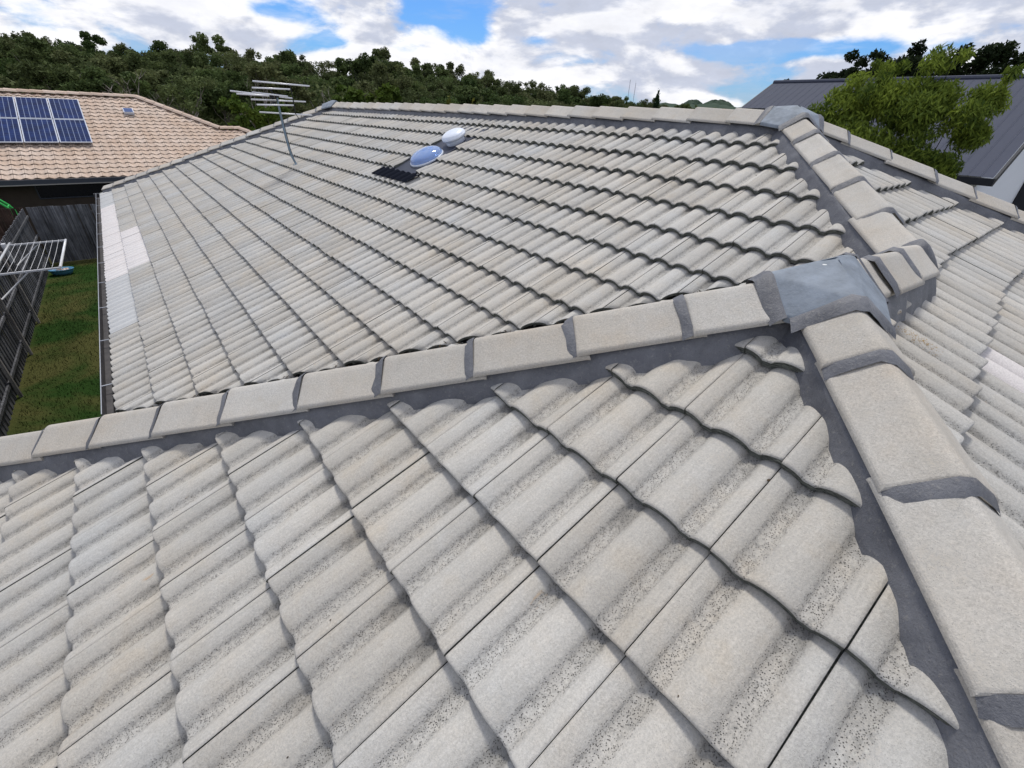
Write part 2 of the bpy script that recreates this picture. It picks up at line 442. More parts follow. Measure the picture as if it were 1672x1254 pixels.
def tile_roof(parent, tiles, mats_by_kind, mass_mats, limit=300, hi=HI, lo=LO, hi_area=900, name='roof_tile', min_area=60):
    vis = sorted([t for t in tiles if t['area'] > min_area], key=lambda t: -t['area'])[:limit]
    ids = set(id(t) for t in vis)
    shared = {}
    for t in vis:
        Mx = tile_matrix(t); geo = hi if t['area'] > hi_area else lo; key = (t['kd'], geo is hi)
        if t['clips']:
            bm = clip_geo(*geo, t['clips'], Mx)
            if len(bm.faces) < 3: bm.free(); continue
            me = D.meshes.new(name); bm.to_mesh(me); bm.free()
            for mm in mats_by_kind[t['kd']]: me.materials.append(mm)
            me.polygons.foreach_set('use_smooth', [p.material_index == 0 for p in me.polygons])
        else:
            if key not in shared: shared[key] = shrink_mesh(name, *geo, mats_by_kind[t['kd']])
            me = shared[key]
        o = D.objects.new(name, me); col.objects.link(o); o.parent = parent; o.matrix_local = Mx
    # the rest: one mass, still real tiles
    rest = [t for t in tiles if id(t) not in ids]
    if not rest: return
    V, F, MI, UV, TN = [], [], [], [], []; nv = 0
    kmap = {}
    mats = []
    lv, lf, lm, luv = lo; hom = np.c_[lv, np.ones(len(lv))]
    for t in rest:
        Mx = tile_matrix(t); tone = random.random()
        if t['kd'] not in kmap:
            kmap[t['kd']] = len(mats); mats += mass_mats[t['kd']]
        mo = kmap[t['kd']]
        if t['clips']:
            bm = clip_geo(lv, lf, lm, luv, t['clips'], Mx); uvl = bm.loops.layers.uv.active
            bm.verts.index_update(); uvd = {}
            for fc in bm.faces:
                F.append([l.vert.index + nv for l in fc.loops]); MI.append(fc.material_index + mo); TN.append(tone)
                for l in fc.loops: uvd[l.vert.index] = tuple(l[uvl].uv)
            V += [tuple(Mx @ v_.co) for v_ in bm.verts]; UV += [uvd.get(i, (0, 0)) for i in range(len(bm.verts))]; nv += len(bm.verts); bm.free()
        else:
            wv = (np.array(Mx) @ hom.T).T[:, :3]; V += wv.tolist(); UV += luv.tolist()
            F += [[i + nv for i in q] for q in lf]; MI += [m_ + mo for m_ in lm]; TN += [tone] * len(lf); nv += len(lv)
    o = link_mesh(name, V, F, mats, parent, False, UV, MI, {'tone': np.array(TN, np.float32)})
    o.data.polygons.foreach_set('use_smooth', [i % 2 == 0 for i in MI])
    stuff(o); return o


# ------------------------------------------------------------------ our house
house = thing('house', 'pale grey concrete tiled hip roof house that fills the foreground, with grey mortared ridge caps', 'house', (3, 8, -2.7))
HOME = Matrix.Translation(house.location).inverted()


class Holder:
    pass


def adopt(o, parent=house):  # geometry is written in world metres; keep it there under its thing
    o.parent = parent; o.matrix_parent_inverse = parent_inv[parent.name]
    return o


bpy.context.view_layer.update()
parent_inv = {house.name: house.matrix_world.inverted()}


def kA(mid, k, n):
    if k == 0 and 10.78 < mid.y < 17.3: return 1
    if k == 1 and 10.78 < mid.y < 13.7: return 1
    if k == 0 and (8.7 < mid.y < 10.78 or 17.3 <= mid.y < 19.9): return 2
    return 0


def kE(mid, k, n):
    if abs(mid.x - 3.22) < .15 and k == 10: return 1
    return 0


def skipA(mid, k):
    return 3.52 < mid.x < 4.40 and 8.2 < mid.y < 8.8


tiles = []
g = .06   # half gap of the valley
tiles += lay_tiles((0, 0, 0), (1, 0), (-20.2, .6), 17, [(1, -1, -YEM - .12), (-1, -1, -(YB + g)), (1, 1, YF - .12)], phase=-4.295 % .3, kind=kA, skip=skipA, plane_id='A')
tiles += lay_tiles((XC, 0, 0), (1, 0), (-7.1, 1.0), 13, [(1, 1, YB + XC - .12), (1, -1, -YEW + XC - .12)], phase=-3.4735 % .3, plane_id='C')
tiles += lay_tiles((0, YB, 0), (0, -1), (-5, 2), 13, [(1, 1, YB - g - .015), (-1, -1, -(YB + XC))], phase=.1, plane_id='B')


def clipE(mid):
    c = [(-1, 1, YEW - XC), (1, 1, 2 * HM + YEM)]
    if mid.x < HW: c.append((0, 1, YR))
    else: c.append((-1, 1, yE(mid.x)))
    return c


tiles += lay_tiles((0, 0, 0), (0, 1), (XC - .3, 2 * HM + .3), 17, clipE, phase=.01, kphase=.24, eave=yE, kind=kE, plane_id='E')
tiles += lay_tiles((2 * HM, 0, 0), (-1, 0), (-1, 20.3), 17, [(-1, -1, -YEM - 2 * HM), (-1, 1, YF - 2 * HM)], phase=.1, plane_id='R')
tiles += lay_tiles((0, YF, 0), (0, -1), (-10.5, .4), 17, [(-1, -1, -YF), (1, -1, 2 * HM - YF)], phase=.1, plane_id='F')
# fix far clips: keep the far hip end only between its hips
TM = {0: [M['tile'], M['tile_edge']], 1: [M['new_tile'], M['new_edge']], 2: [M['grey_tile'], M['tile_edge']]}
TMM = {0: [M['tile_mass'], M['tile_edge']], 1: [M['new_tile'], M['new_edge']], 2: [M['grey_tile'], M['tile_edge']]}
hroot = house


def roof_part_fix(before):
    for o in D.objects:
        if o.parent is house and o.name not in before: o.matrix_parent_inverse = parent_inv[house.name]


before = set(o.name for o in D.objects)
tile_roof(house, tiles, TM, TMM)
roof_part_fix(before)

# dark underlay just beneath the tiles so no light leaks through the joints
zd = -.075
def dk(x, y): return Vector((x, y, 0))
def zA(x): return x * T + zd
apexM1 = (HM, YEM + HM, HM * T + zd); apexM2 = (HM, YF - HM, HM * T + zd); meet = (HW, YR, HW * T + zd)
apexW = (XC + HW, YR, HW * T + zd)
V = [apexM1, apexM2, meet, apexW, (0, YB, zd), (0, YF, zd), (XC, YB, zd), (XC, YEW, zd), (2 * HM, YEM, zd), (2 * HM, YF, zd)]
F = [(4, 5, 1, 0, 2), (6, 4, 2, 3), (7, 6, 3), (9, 8, 0, 1), (5, 9, 1)]
xs_ = [XC, 0, 2.0, 2.39, 2.8, 3.3, HW, 4.3, HM, 7.5, 2 * HM]
k0 = len(V)
for x in xs_:
    s_ = min(x - XC, HW) if x < HW else min(x, 2 * HM - x)
    V += [(x, yE(x), zd - .02), (x, yE(x) + s_, s_ * T + zd - .02)]
F += [(k0 + 2 * i + 1, k0 + 2 * i + 3, k0 + 2 * i + 2, k0 + 2 * i) for i in range(len(xs_) - 1)]
adopt(link_mesh('roof_underlay', V, [f[::-1] for f in F], M['sarking'], house))


# --- ridge and hip capping
def cap_section(hgt=.088, half=.128, crest=.018, e=.048, lat_drop=.317):
    edge = -lat_drop * half + e
    pts = [(-half, edge), (-half * .55, edge + (hgt - edge) * .47), (-crest, hgt - .006), (0, hgt), (crest, hgt - .006), (half * .55, edge + (hgt - edge) * .47), (half, edge)]
    return pts


def capping(p0, p1, n_caps, lat_drop, lip_at_start=True, lift=0.0, joint=True, seed=0, half=.128):
    """angular ridge caps from p0 to p1 (points on the tile planes' meeting line); every cap and every joint is a part"""
    p0 = Vector(p0); p1 = Vector(p1); ax = (p1 - p0); Ltot = ax.length; ax /= Ltot
    lat = ax.cross(Vector((0, 0, 1))).normalized(); up = lat.cross(ax).normalized()
    if up.z < 0: up = -up; 
    rr = random.Random(seed); step = Ltot / n_caps
    sec = cap_section(lat_drop=lat_drop, half=half)
    for i in range(n_caps):
        s0 = i * step; s1 = s0 + step + .045
        if i == n_caps - 1: s1 = s0 + step
        if not lip_at_start: s0 -= .045 if i else 0; s1 = (i + 1) * step
        # the lip end sits proud, the tucked end low
        rise0, rise1 = (.014, -.004) if lip_at_start else (-.004, .014)
        dl = rr.gauss(0, .0055); dz = rr.gauss(0, .0022)
        v = []; uv = []; f = []; mi = []
        stations = [0, .03, .5, .97, 1] if joint else [0, 1]
        L = s1 - s0
        for q in (0, .012 / L, .35, .7, 1 - .012 / L, 1):
            r_ = rise0 + (rise1 - rise0) * q
            sh = -.003 if q in (0, 1) else 0
            wid_ = 1 + (.035 * (1 - q) if lip_at_start else .035 * q)
            for (a_, h_) in sec:
                P = p0 + ax * (s0 + L * q) + lat * (a_ * wid_ + dl) + up * (h_ + r_ + dz + lift + sh)
                v.append(P); uv.append((.0, q))
        n = len(sec)
        for k in range(5):
            for j in range(n - 1):
                f.append((k * n + j, k * n + j + 1, (k + 1) * n + j + 1, (k + 1) * n + j)); mi.append(0)
        # end walls and edge walls (thickness)
        for k in (0, 5):
            b0 = len(v)
            for j in range(n):
                v.append(v[k * n + j] - up * .02 - lat * (.004 * (1 if j > n / 2 else -1))); uv.append((0, 0))
            for j in range(n - 1):
                q_ = (k * n + j, b0 + j, b0 + j + 1, k * n + j + 1); f.append(q_ if k == 0 else q_[::-1]); mi.append(0)
        for j in (0, n - 1):
            b0 = len(v)
            for k in range(6): v.append(v[k * n + j] - up * .016); uv.append((0, 0))
            for k in range(5):
                q_ = (k * n + j, (k + 1) * n + j, b0 + k + 1, b0 + k); f.append(q_ if j == 0 else q_[::-1]); mi.append(0)
        o = link_mesh('ridge_cap', v, f, M['cap'], house, False, uv, mi); adopt(o)
        bv = o.modifiers.new('bevel', 'BEVEL'); bv.width = .009; bv.segments = 3; bv.limit_method = 'ANGLE'; bv.angle_limit = R(14)
        if joint and i > 0 or (joint and not lip_at_start and i < n_caps):
            # pointing trowelled over the lap, on the lower cap just past the lip
            sl = (i * step if lip_at_start else (i + 1) * step)
            if (lip_at_start and i == 0) or (not lip_at_start and i == n_caps - 1): continue
            sg = -1 if lip_at_start else 1
            v = []; f = []
            wob = [rr.gauss(0, .004) for _ in range(9)]
            hs = [-1.0, -.8, -.5, -.14, 0, .14, .5, .8, 1.0]
            def hh(x):
                x = abs(x); edge = -lat_drop * half + .048
                return .088 + (edge - .088) * min(1, max(0, (x * half - .018) / (half - .018))) if x * half > .018 else .088
            for kk, (t_, dzz) in enumerate(((-.003, .0125), (.007, .0105), (.024, .003), (.034, -.004))):
                for j, x in enumerate(hs):
                    P = p0 + ax * (sl + sg * (t_ + (wob[j] if kk > 1 else 0))) + lat * (x * half * 1.02 + dl) + up * (hh(x) + dzz * .8 + (.0015 if abs(x) < .9 else -.008) + lift)
                    v.append(P)
            m_ = len(hs)
            for kk in range(3):
                for j in range(m_ - 1):
                    q_ = (kk * m_ + j, kk * m_ + j + 1, (kk + 1) * m_ + j + 1, (kk + 1) * m_ + j); f.append(q_ if sg > 0 else q_[::-1])
            adopt(link_mesh('mortar_joint', v, f, M['mortar'], house, True))


def bedding(p0, p1, lat_drop, sides=(-1, 1), wid=1.0, seed=0, lift=0.0):
    """the grey pointing that runs out from under the caps down on to the tiles; the rolls rise through it"""
    p0 = Vector(p0); p1 = Vector(p1); ax = (p1 - p0); Ltot = ax.length; ax /= Ltot
    lat = ax.cross(Vector((0, 0, 1))).normalized(); up = lat.cross(ax).normalized()
    rr = random.Random(seed); n = max(8, int(Ltot / .04))
    for sd_ in sides:
        v = []; f = []
        w1 = 0
        for i in range(n + 1):
            w1 = w1 * .8 + rr.gauss(0, .005); w2 = rr.gauss(0, .0018)
            P = p0 + ax * (Ltot * i / n)
            for (s_, e_) in ((.095, .042), (.112, .036), (.122, .028 + w2), (.131 + w1 * .4, .013 + w2), (.141 + w1 * .7, -.008), (.151 + w1, -.030), (.163 + w1 * 1.2, -.068)):
                s2 = s_ * wid
                v.append(P + lat * (sd_ * s2) + up * (-lat_drop * s2 + e_ + lift + w1 * .25))
        m_ = 7
        for i in range(n):
            for j in range(m_ - 1):
                q_ = (i * m_ + j, (i + 1) * m_ + j, (i + 1) * m_ + j + 1, i * m_ + j + 1); f.append(q_ if sd_ < 0 else q_[::-1])
        adopt(link_mesh('mortar_bedding', v, f, M['mortar'], house, True))


dW = .3110; dR = T
def P3(x, y, s): return (x, y, s * T)
aW = P3(XC + HW, YR, HW); mt = P3(HW, YR, HW); a1 = P3(HM, YEM + HM, HM); a2 = P3(HM, YF - HM, HM)
# left hip of the wing (near camera), right hip of the wing, wing ridge, main hips, main ridge
def along(p, q, a_, b_=None):
    p = Vector(p); q = Vector(q); d_ = (q - p).normalized(); r_ = [p + d_ * a_]
    return r_[0] if b_ is None else (r_[0], q)
eL = P3(XC - .05, YB + .05, -.05); eR = P3(XC - .05, YEW - .05, -.05)
eFar = P3(-.05, YF + .05, -.05); eOut = P3(2 * HM + .05, YEM - .05, -.05); eOut2 = P3(2 * HM + .05, YF + .05, -.05)
def run(c, dvec, first, step, end, drop, seed, lip=False, bed_to=None, bed_from=.0, bwid=1.0, blift=0.0, half=.128):
    """caps laid down a line from apex c: the first lap lies `first` metres out, then every `step`"""
    c = Vector(c); dvec = Vector(dvec).normalized(); n_ = max(1, round((end - first) / step) + 1); st = first - step
    capping(c + dvec * st, c + dvec * (st + step * n_), n_, drop, lip_at_start=lip, seed=seed, half=half)
    bedding(c + dvec * bed_from, c + dvec * (bed_to or st + step * n_), drop, seed=seed + 1, wid=bwid, lift=blift)
hA, hB, hC_, hD = (-1, 1, -T), (-1, -1, -T), (1, -1, -T), (1, 1, -T)
LW = (Vector(aW) - Vector(eL)).length; LM = (Vector(a2) - Vector(eFar)).length
run(aW, hA, .45, .40, LW - .2, dW, 11, bwid=.97, half=.138); run(aW, hB, .385, .392, LW - .2, dW, 21, half=.122)
run(a1, hB, .43, .393, 1.95, dW, 31); run(a1, hC_, .42, .40, LM - .2, dW, 41)
run(a2, hA, .40, .40, LM - .2, dW, 51); run(a2, hD, .40, .40, LM - .2, dW, 61)
run(aW, (1, 0, -.045), .37, .36, 1.05, dR, 71, lip=True, bed_to=1.08)
capping(along(a1, a2, .12), along(a2, a1, .12), 26, dR, lip_at_start=False, seed=9, joint=False)
bedding(a1, a2, dR, seed=10, lift=-.008, wid=.93)


def apex_cover(c, arms, name='apex_cap', lift=.022):
    """folded metal cover over the point where three lines of capping meet"""
    bm = bmesh.new(); c = Vector(c)
    bm.verts.new(c + Vector((0, 0, .105 + lift)))
    for (dvec, L, drop) in arms:
        ax = Vector(dvec).normalized(); lat = ax.cross(Vector((0, 0, 1))).normalized(); up = lat.cross(ax).normalized()
        up = up if up.z > 0 else -up
        for s_ in (0.0, L):
            P = c + ax * s_
            if s_ == 0: continue
            bm.verts.new(P + up * (.092 + lift) + lat * .012); bm.verts.new(P + up * (.092 + lift) - lat * .012)
            for sg in (-1, 1): bm.verts.new(P + lat * (.15 * sg) + up * (-drop * .15 + .045 + lift))
    bmesh.ops.convex_hull(bm, input=bm.verts[:])
    dl = [f for f in bm.faces if f.normal.z < .12]
    bmesh.ops.delete(bm, geom=dl, context='FACES')
    ed = [e for e in bm.edges if e.is_boundary]
    ex = bmesh.ops.extrude_edge_only(bm, edges=ed)
    for g_ in ex['geom']:
        if isinstance(g_, bmesh.types.BMVert): g_.co.z -= .022
    me = D.meshes.new(name); bm.to_mesh(me); bm.free(); me.materials.append(M['apex'])
    o = D.objects.new(name, me); col.objects.link(o); adopt(o)
    bv = o.modifiers.new('bevel', 'BEVEL'); bv.width = .008; bv.segments = 3; bv.limit_method = 'ANGLE'; bv.angle_limit = R(15)
    return o


h1 = (-1, 1, -T); h2 = (-1, -1, -T)
ac = apex_cover(aW, ((h1, .17, dW), (h2, .17, dW), ((1, 0, 0), .15, dR)))
ac2 = apex_cover(a1, ((h2, .13, dW), ((1, -1, -T), .15, dW), ((0, 1, 0), .2, dR)))
ac3 = apex_cover(a2, (((-1, 1, -T), .24, dW), ((1, 1, -T), .24, dW), ((0, -1, 0), .24, dR)), lift=.03)
# smears of pointing where covers and capping meet
def collar(c, dvec, s_, drop, wdt=.05, lift=.008, half=.158):
    c = Vector(c); ax = Vector(dvec).normalized(); lat = ax.cross(Vector((0, 0, 1))).normalized(); up = lat.cross(ax).normalized(); up = up if up.z > 0 else -up
    v = []; f = []; hs = [-1, -.75, -.45, -.12, 0, .12, .45, .75, 1]
    for kk, (t_, dz_) in enumerate(((-.012, .012), (0, .016), (wdt * .55, .008), (wdt, -.004))):
        for x in hs:
            a_ = abs(x) * half; edge = -drop * half + .040
            hv = .096 + (edge - .096) * max(0, (a_ - .018) / (half - .018))
            v.append(c + ax * (s_ + t_ + random.gauss(0, .0025)) + lat * (x * half) + up * (hv + lift + dz_))
    for kk in range(3):
        for j in range(8):
            f.append((kk * 9 + j, kk * 9 + j + 1, (kk + 1) * 9 + j + 1, (kk + 1) * 9 + j))
    adopt(link_mesh('mortar_joint', v, f, M['mortar'], house, True))


collar(aW, h1, .17, dW); collar(aW, h2, .17, dW, .045); collar(aW, (1, 0, 0), .15, dR, .03)
collar(a1, h2, .13, dW); collar(a1, (1, -1, -T), .15, dW); collar(a1, (0, 1, 0), .2, dR)
# rounded plug of pointing where the main hip dies into the wing ridge
ax = Vector(hB).normalized(); c = Vector(a1) + ax * (.43 + .393 * 4 - .02)
bm = bmesh.new(); bmesh.ops.create_uvsphere(bm, u_segments=20, v_segments=12, radius=1)
lat = ax.cross(Vector((0, 0, 1))).normalized(); up = lat.cross(ax).normalized(); up = up if up.z > 0 else -up
for v_ in bm.verts:
    q = v_.co.copy()
    x = max(-1, min(1, q.x)); hgt = .118 - .13 * abs(x) ** 1.25
    v_.co = c + ax * (.02 + q.y * .075) + lat * (x * .155) + up * (hgt * (.5 + .5 * q.z) - .055 * (1 - q.z) / 2 + .008)
me = D.meshes.new('mortar_plug'); bm.to_mesh(me); bm.free(); me.materials.append(M['mortar']); me.polygons.foreach_set('use_smooth', [True] * len(me.polygons))
o = D.objects.new('mortar_plug', me); col.objects.link(o); adopt(o)
# droppings on the near metal cover: raised flecks
mb = MB()
def armtop(dv, L, lf=.114):
    ax_ = Vector(dv).normalized(); la_ = ax_.cross(Vector((0, 0, 1))).normalized(); up_ = la_.cross(ax_).normalized(); up_ = up_ if up_.z > 0 else -up_
    return Vector(aW) + ax_ * L + up_ * lf
A0 = Vector(aW) + Vector((0, 0, .127)); A1 = armtop(h1, .17); A2 = armtop(h2, .17)
nrm_ = (A1 - A0).cross(A2 - A0).normalized(); nrm_ = nrm_ if nrm_.z > 0 else -nrm_
for (fu, fv, r_, ln) in ((.35, .15, .006, 1.8), (.15, .30, .007, 1), (.5, .3, .0045, 1), (.2, .12, .004, 2.4), (.3, .45, .0035, 1), (.62, .12, .0035, 1), (.1, .5, .005, 1.4), (.42, .08, .003, 1), (.25, .6, .0035, 1)):
    P_ = A0 + (A1 - A0) * fu + (A2 - A0) * fv + nrm_ * .0006
    Q_ = nrm_.to_track_quat('Z', 'Y').to_matrix().to_4x4() @ Matrix.Rotation(fu * 9, 4, 'Z')
    mb.lathe([(r_, 0), (r_ * .6, .0008), (.0004, .001)], P_, 9, Q_, 1, ln)
fl = adopt(mb.build('bird_dropping', M['apex_fleck'], house, True)); stuff(fl)

# --- valley between wing and main roof, leaf litter in it
v0 = Vector((0 - .1, YB + .1, -.1 * T)); v1 = Vector((HW - .12, YR + .12, (HW - .12) * T))
axv = (v1 - v0).normalized(); latv = axv.cross(Vector((0, 0, 1))).normalized()
mb = MB(); n = 2
V = []; F = []
for P in (v0, v1):
    for s_, h_ in ((-.2, -.005), (-.03, -.062), (0, -.075), (.03, -.062), (.2, -.005)):
        V.append(P + latv * s_ + Vector((0, 0, h_)))
F = [(i, i + 5, i + 6, i + 1) for i in range(4)]
adopt(link_mesh('valley_gutter', V, F, M['valley'], house))
lv = []; lf = []
rr = random.Random(3)
for i in range(1500):
    k_ = rr.random() * (v1 - v0).length; cl = abs(math.sin(k_ * math.pi / .41)) ** 3
    if rr.random() > .25 + .75 * cl: continue
    P = v0 + axv * k_ + latv * rr.gauss(0, .028) + Vector((0, 0, -.055 + rr.random() * (.03 + .03 * cl)))
    a_ = rr.random() * 6.28; ln = rr.uniform(.012, .045); wd = rr.uniform(.002, .008)
    dd = Vector((math.cos(a_), math.sin(a_), rr.gauss(0, .35))).normalized(); pp = dd.cross(Vector((rr.gauss(0, .4), rr.gauss(0, .4), 1))).normalized()
    k0 = len(lv); lv += [P - dd * ln / 2, P + pp * wd / 2, P + dd * ln / 2, P - pp * wd / 2 + Vector((0, 0, .003))]; lf += [(k0, k0 + 1, k0 + 2), (k0, k0 + 2, k0 + 3)]
stuff(adopt(link_mesh('leaf_litter', lv, lf, M['litter'], house)))
# loose specks: seeds, chips and moss on the near tiles
lv = []; lf = []
for i in range(150):
    if i < 90:
        x = rr.uniform(-1.3, 2.2); y = rr.uniform(-.3, 6.2)
        if not (x - XC < YB - y - .15 and x - XC < y - YEW - .15): continue
        s_ = x - XC; ph = (-y + 3.4735) % .3
    else:
        x = rr.uniform(.2, 4.8); y = rr.uniform(3.5, 11)
        if not (x < y - YEM - .15 and x + y > YB + .15): continue
        s_ = x; ph = (-y + 4.295) % .3
    fr_ = (s_ / GC) % 1
    z = s_ * T + (prof(ph) - .036 * fr_) / CO + .001
    r_ = rr.uniform(.0015, .0045)
    k0 = len(lv); a0 = rr.random() * 6; m_ = 6
    for q in range(m_): lv.append(Vector((x + math.cos(a0 + q) * r_ * rr.uniform(.5, 2), y + math.sin(a0 + q) * r_ * rr.uniform(.5, 1.2), z + T * math.cos(a0 + q) * r_ + .001)))
    lv.append(Vector((x, y, z + r_ * .7)))
    lf += [(k0 + q, k0 + (q + 1) % m_, k0 + m_) for q in range(m_)]
stuff(adopt(link_mesh('roof_debris', lv, lf, M['litter'], house)))


M['crumb'] = material('ochre_lichen', (.42, .28, .12), .95, .1, .3, 60, color2=(.30, .22, .13), vscale=80)
LX0, LY0, LX1, LY1 = 2.848, 2.967, 2.83, 2.80
lv = []; lf = []
for i in range(320):
    q = rr.random(); x = LX0 + (LX1 - LX0) * q + rr.gauss(0, .014); y = LY0 + (LY1 - LY0) * q + rr.gauss(0, .03); yy = yE(x)
    kk = (y - yy) / GC - .24; fr_ = kk % 1; ph = (x - .01) % .3
    z = (math.floor(kk) + .24 + fr_) * GC * T + (prof(ph) - .036 * fr_) / CO + .0; r_ = rr.uniform(.001, .0028); k0 = len(lv); a0 = rr.random() * 6
    for q_ in range(5): lv.append(Vector((x + math.cos(a0 + q_ * 1.25) * r_, y + math.sin(a0 + q_ * 1.25) * r_, z + T * math.sin(a0 + q_ * 1.25) * r_)))
    lv.append(Vector((x, y, z + r_ * .35))); lf += [(k0 + q_, k0 + (q_ + 1) % 5, k0 + 5) for q_ in range(5)]
stuff(adopt(link_mesh('lichen', lv, lf, M['crumb'], house)))

# --- gutters, fascia, walls
def gutter_run(p, q, out, name='gutter'):
    p = Vector(p); q = Vector(q); out = Vector(out); V = []; F = []
    sec = [(.004, -.052), (.004, -.125), (.072, -.125), (.078, -.040), (.084, -.038), (.083, -.135), (-.004, -.137)]
    for P in (p, q):
        for s_, h_ in sec: V.append(P + out * s_ + Vector((0, 0, h_)))
    m_ = len(sec); F = [(i, i + 1, i + 1 + m_, i + m_) for i in range(m_ - 1)]
    o = link_mesh(name, V, F, [M['gutter'], M['gutter_in']], house, False, None, [1, 1, 1, 0, 0, 0]); adopt(o)
    L = (q - p).length; ax_ = (q - p).normalized(); k = .55
    while k < L:
        mb_ = MB(); c_ = p + ax_ * k
        Mx = Matrix(((out.x, ax_.x, 0, c_.x), (out.y, ax_.y, 0, c_.y), (0, 0, 1, c_.z), (0, 0, 0, 1)))
        mb_.box((.0, -.007, -.046), (.084, .007, -.041), Mx); adopt(mb_.build('gutter_bracket', M['gutter'], house)); k += 1.15


gutter_run((-.005, YB - .02 + .14, 0), (-.005, YF + .12, 0), (-1, 0, 0))
gutter_run((XC - .14, YB + .005, 0), (-.145, YB + .005, 0), (0, 1, 0))
gutter_run((-.14, YF + .005, 0), (2 * HM + .14, YF + .005, 0), (0, 1, 0))
gutter_run((2 * HM + .005, YEM - .1, 0), (2 * HM + .005, YF + .1, 0), (1, 0, 0))
gutter_run((XC - .14, YEW - .005, 0), (2 * HM, YEW - .005, 0), (0, -1, 0))
gutter_run((XC - .005, YEW, 0), (XC - .005, YB, 0), (-1, 0, 0))
M['brick'] = material('rendered_wall', (.30, .25, .21), .9, .1, .2, 30, .2)
mb = MB()
mb.box((.45, YB - .4, -2.7), (2 * HM - .45, YF - .45, -.2)); mb.box((XC + .45, YEM + .45, -2.7), (2 * HM - .455, YB - .45, -.205))
adopt(mb.build('wall', M['brick'], house))
mb = MB(); mb.box((.005, YB - .3, -.2), (2 * HM, YF, -.17)); mb.box((XC, YEM, -.203), (2 * HM - .005, YB, -.173)); adopt(mb.build('soffit', M['soffit'], house))
mb = MB(); mb.box((.006, YB, -.2), (.02, YF - .006, -.05)); mb.box((XC + .01, YB - .02, -.2), (.0, YB - .006, -.05)); adopt(mb.build('fascia', M['gutter'], house))

# --- skylight and roof vent: parts of the house
M['flashing'] = material('dark_blue_flashing', (.030, .035, .055), .5, .3, .05, 20, .15)
M['lead'] = material('corrugated_apron', (.006, .008, .015), .9, .05, .1, 40)
M['dome_white'] = material('white_acrylic', (.72, .77, .86), .25, .5)
m = D.materials.new('clear_acrylic'); m.use_nodes = True; b = m.node_tree.nodes['Principled BSDF']
b.inputs['Base Color'].default_value = (.32, .47, .80, 1); b.inputs['Roughness'].default_value = .05; b.inputs['Transmission Weight'].default_value = .45; b.inputs['Coat Weight'].default_value = .6; b.inputs['IOR'].default_value = 1.3
M['clear'] = m  # blue base colour paints the sky's reflection into the clear dome
M['chrome'] = material('reflective_tube', (.35, .45, .66), .12, .5, metal=.8)
u_, a_, U3, N_ = frame((1, 0))
def roofA(x, y, lift=0.0):
    return Matrix(((a_.x, U3.x, N_.x, x), (a_.y, U3.y, N_.y, y), (a_.z, U3.z, N_.z, x * T + lift), (0, 0, 0, 1)))
# flashing tray in the opening left by the missing tiles (local: x across = -y, y up-slope)
Mx = roofA(3.5, 8.8)
mb = MB(); mb.box((-.02, -.02, -.045), (.62, 1.26, -.033), Mx); mb.box((-.02, -.02, -.033), (.0, 1.26, -.018), Mx); mb.box((.60, -.02, -.033), (.62, 1.26, -.018), Mx)
adopt(mb.build('skylight_flashing', M['flashing'], house))
V = []; F = []; us = np.arange(0, 1.031, .0125)
for yy, dz_ in ((-.0, -.001), (.07, -.003), (.21, -.011), (.215, -.03)):
    for x in us: V.append(Mx.copy() @ Vector((x - .22, yy - .215, prof((x - .22 + (4.295 + 8.8) * 0 + .1) % .3) * .8 + dz_ + .010)))
n = len(us); F = [(i * n + j, i * n + j + 1, (i + 1) * n + j + 1, (i + 1) * n + j) for i in range(3) for j in range(n - 1)]
adopt(link_mesh('skylight_apron', V, F, M['lead'], house))
def dome(r, h, n=10): return [(r * math.cos(i / n * math.pi / 2), h * math.sin(i / n * math.pi / 2)) for i in range(n)] + [(.004, h)]
Mx = roofA(3.86, 8.45, -.045)
sk = adopt(MB().lathe([(.235, 0), (.235, .03), (.225, .035), (.20, .035), (.2, 0)], n=36, m=Mx).build('skylight', M['dome_white'], house, True))
def sub(o, p): o.parent = p; return o
sub(MB().lathe([(.19, .0), (.19, .04), (.16, .05)] + [(.16 - .016 * i, .05 + .004 * i) for i in range(1, 9)], n=32, m=Mx).build('reflector', M['chrome'], sk, True), sk)
sub(MB().lathe([(.226, .03), (.226, .045)] + [(r_, z_ + .045) for r_, z_ in dome(.222, .09)], n=40, m=Mx).build('dome', M['clear'], sk, True), sk)
Mx = roofA(4.30, 8.42, -.06)
MB().lathe([(.13, 0), (.13, .10), (.1, .10)], n=28, m=Mx).build('roof_vent', M['dome_white'], None, True)
rv = D.objects['roof_vent']; adopt(rv)
sub(MB().lathe([(.155, .085), (.165, .09), (.168, .12)] + [(r_, z_ + .12) for r_, z_ in dome(.162, .055)], n=36, m=Mx).build('vent_cowl', M['dome_white'], rv, True), rv)

# ------------------------------------------------------------------ TV antenna
M['galv'] = material('galvanised_pole', (.20, .27, .34), .4, .5, metal=.5)
M['alu'] = material('antenna_aluminium', (.74, .75, .78), .35, .5, metal=.3)
M['black'] = material('black_plastic', (.012, .012, .014), .5)
ant = thing('tv_antenna', 'tall silver television antenna on a bent pole standing on the grey roof slope', 'antenna', (2.989, 11.735, 1.339))
L3 = Matrix.Identity(4)
def antp(x, z, y=0): return Vector((x - 2.989, y, z - 1.339))
mb = MB(); pts = [(.10, 0, .0), (.075, 0, .06), (.045, 0, .14), (.025, 0, .25), (.012, 0, .40), (.0, 0, .6), (-.01, 0, 1.01)]
mb.tube(pts, .017, 10); mb.build('pole', M['galv'], ant, True)
MB().box((.05, -.05, -.005), (.17, .05, .012)).build('base_plate', M['galv'], ant)
mb = MB(); mb.tube([(-.0, -.02, .99), (.20, .02, 1.19), (.205, .0, .60)], .008, 6)
mb = MB()
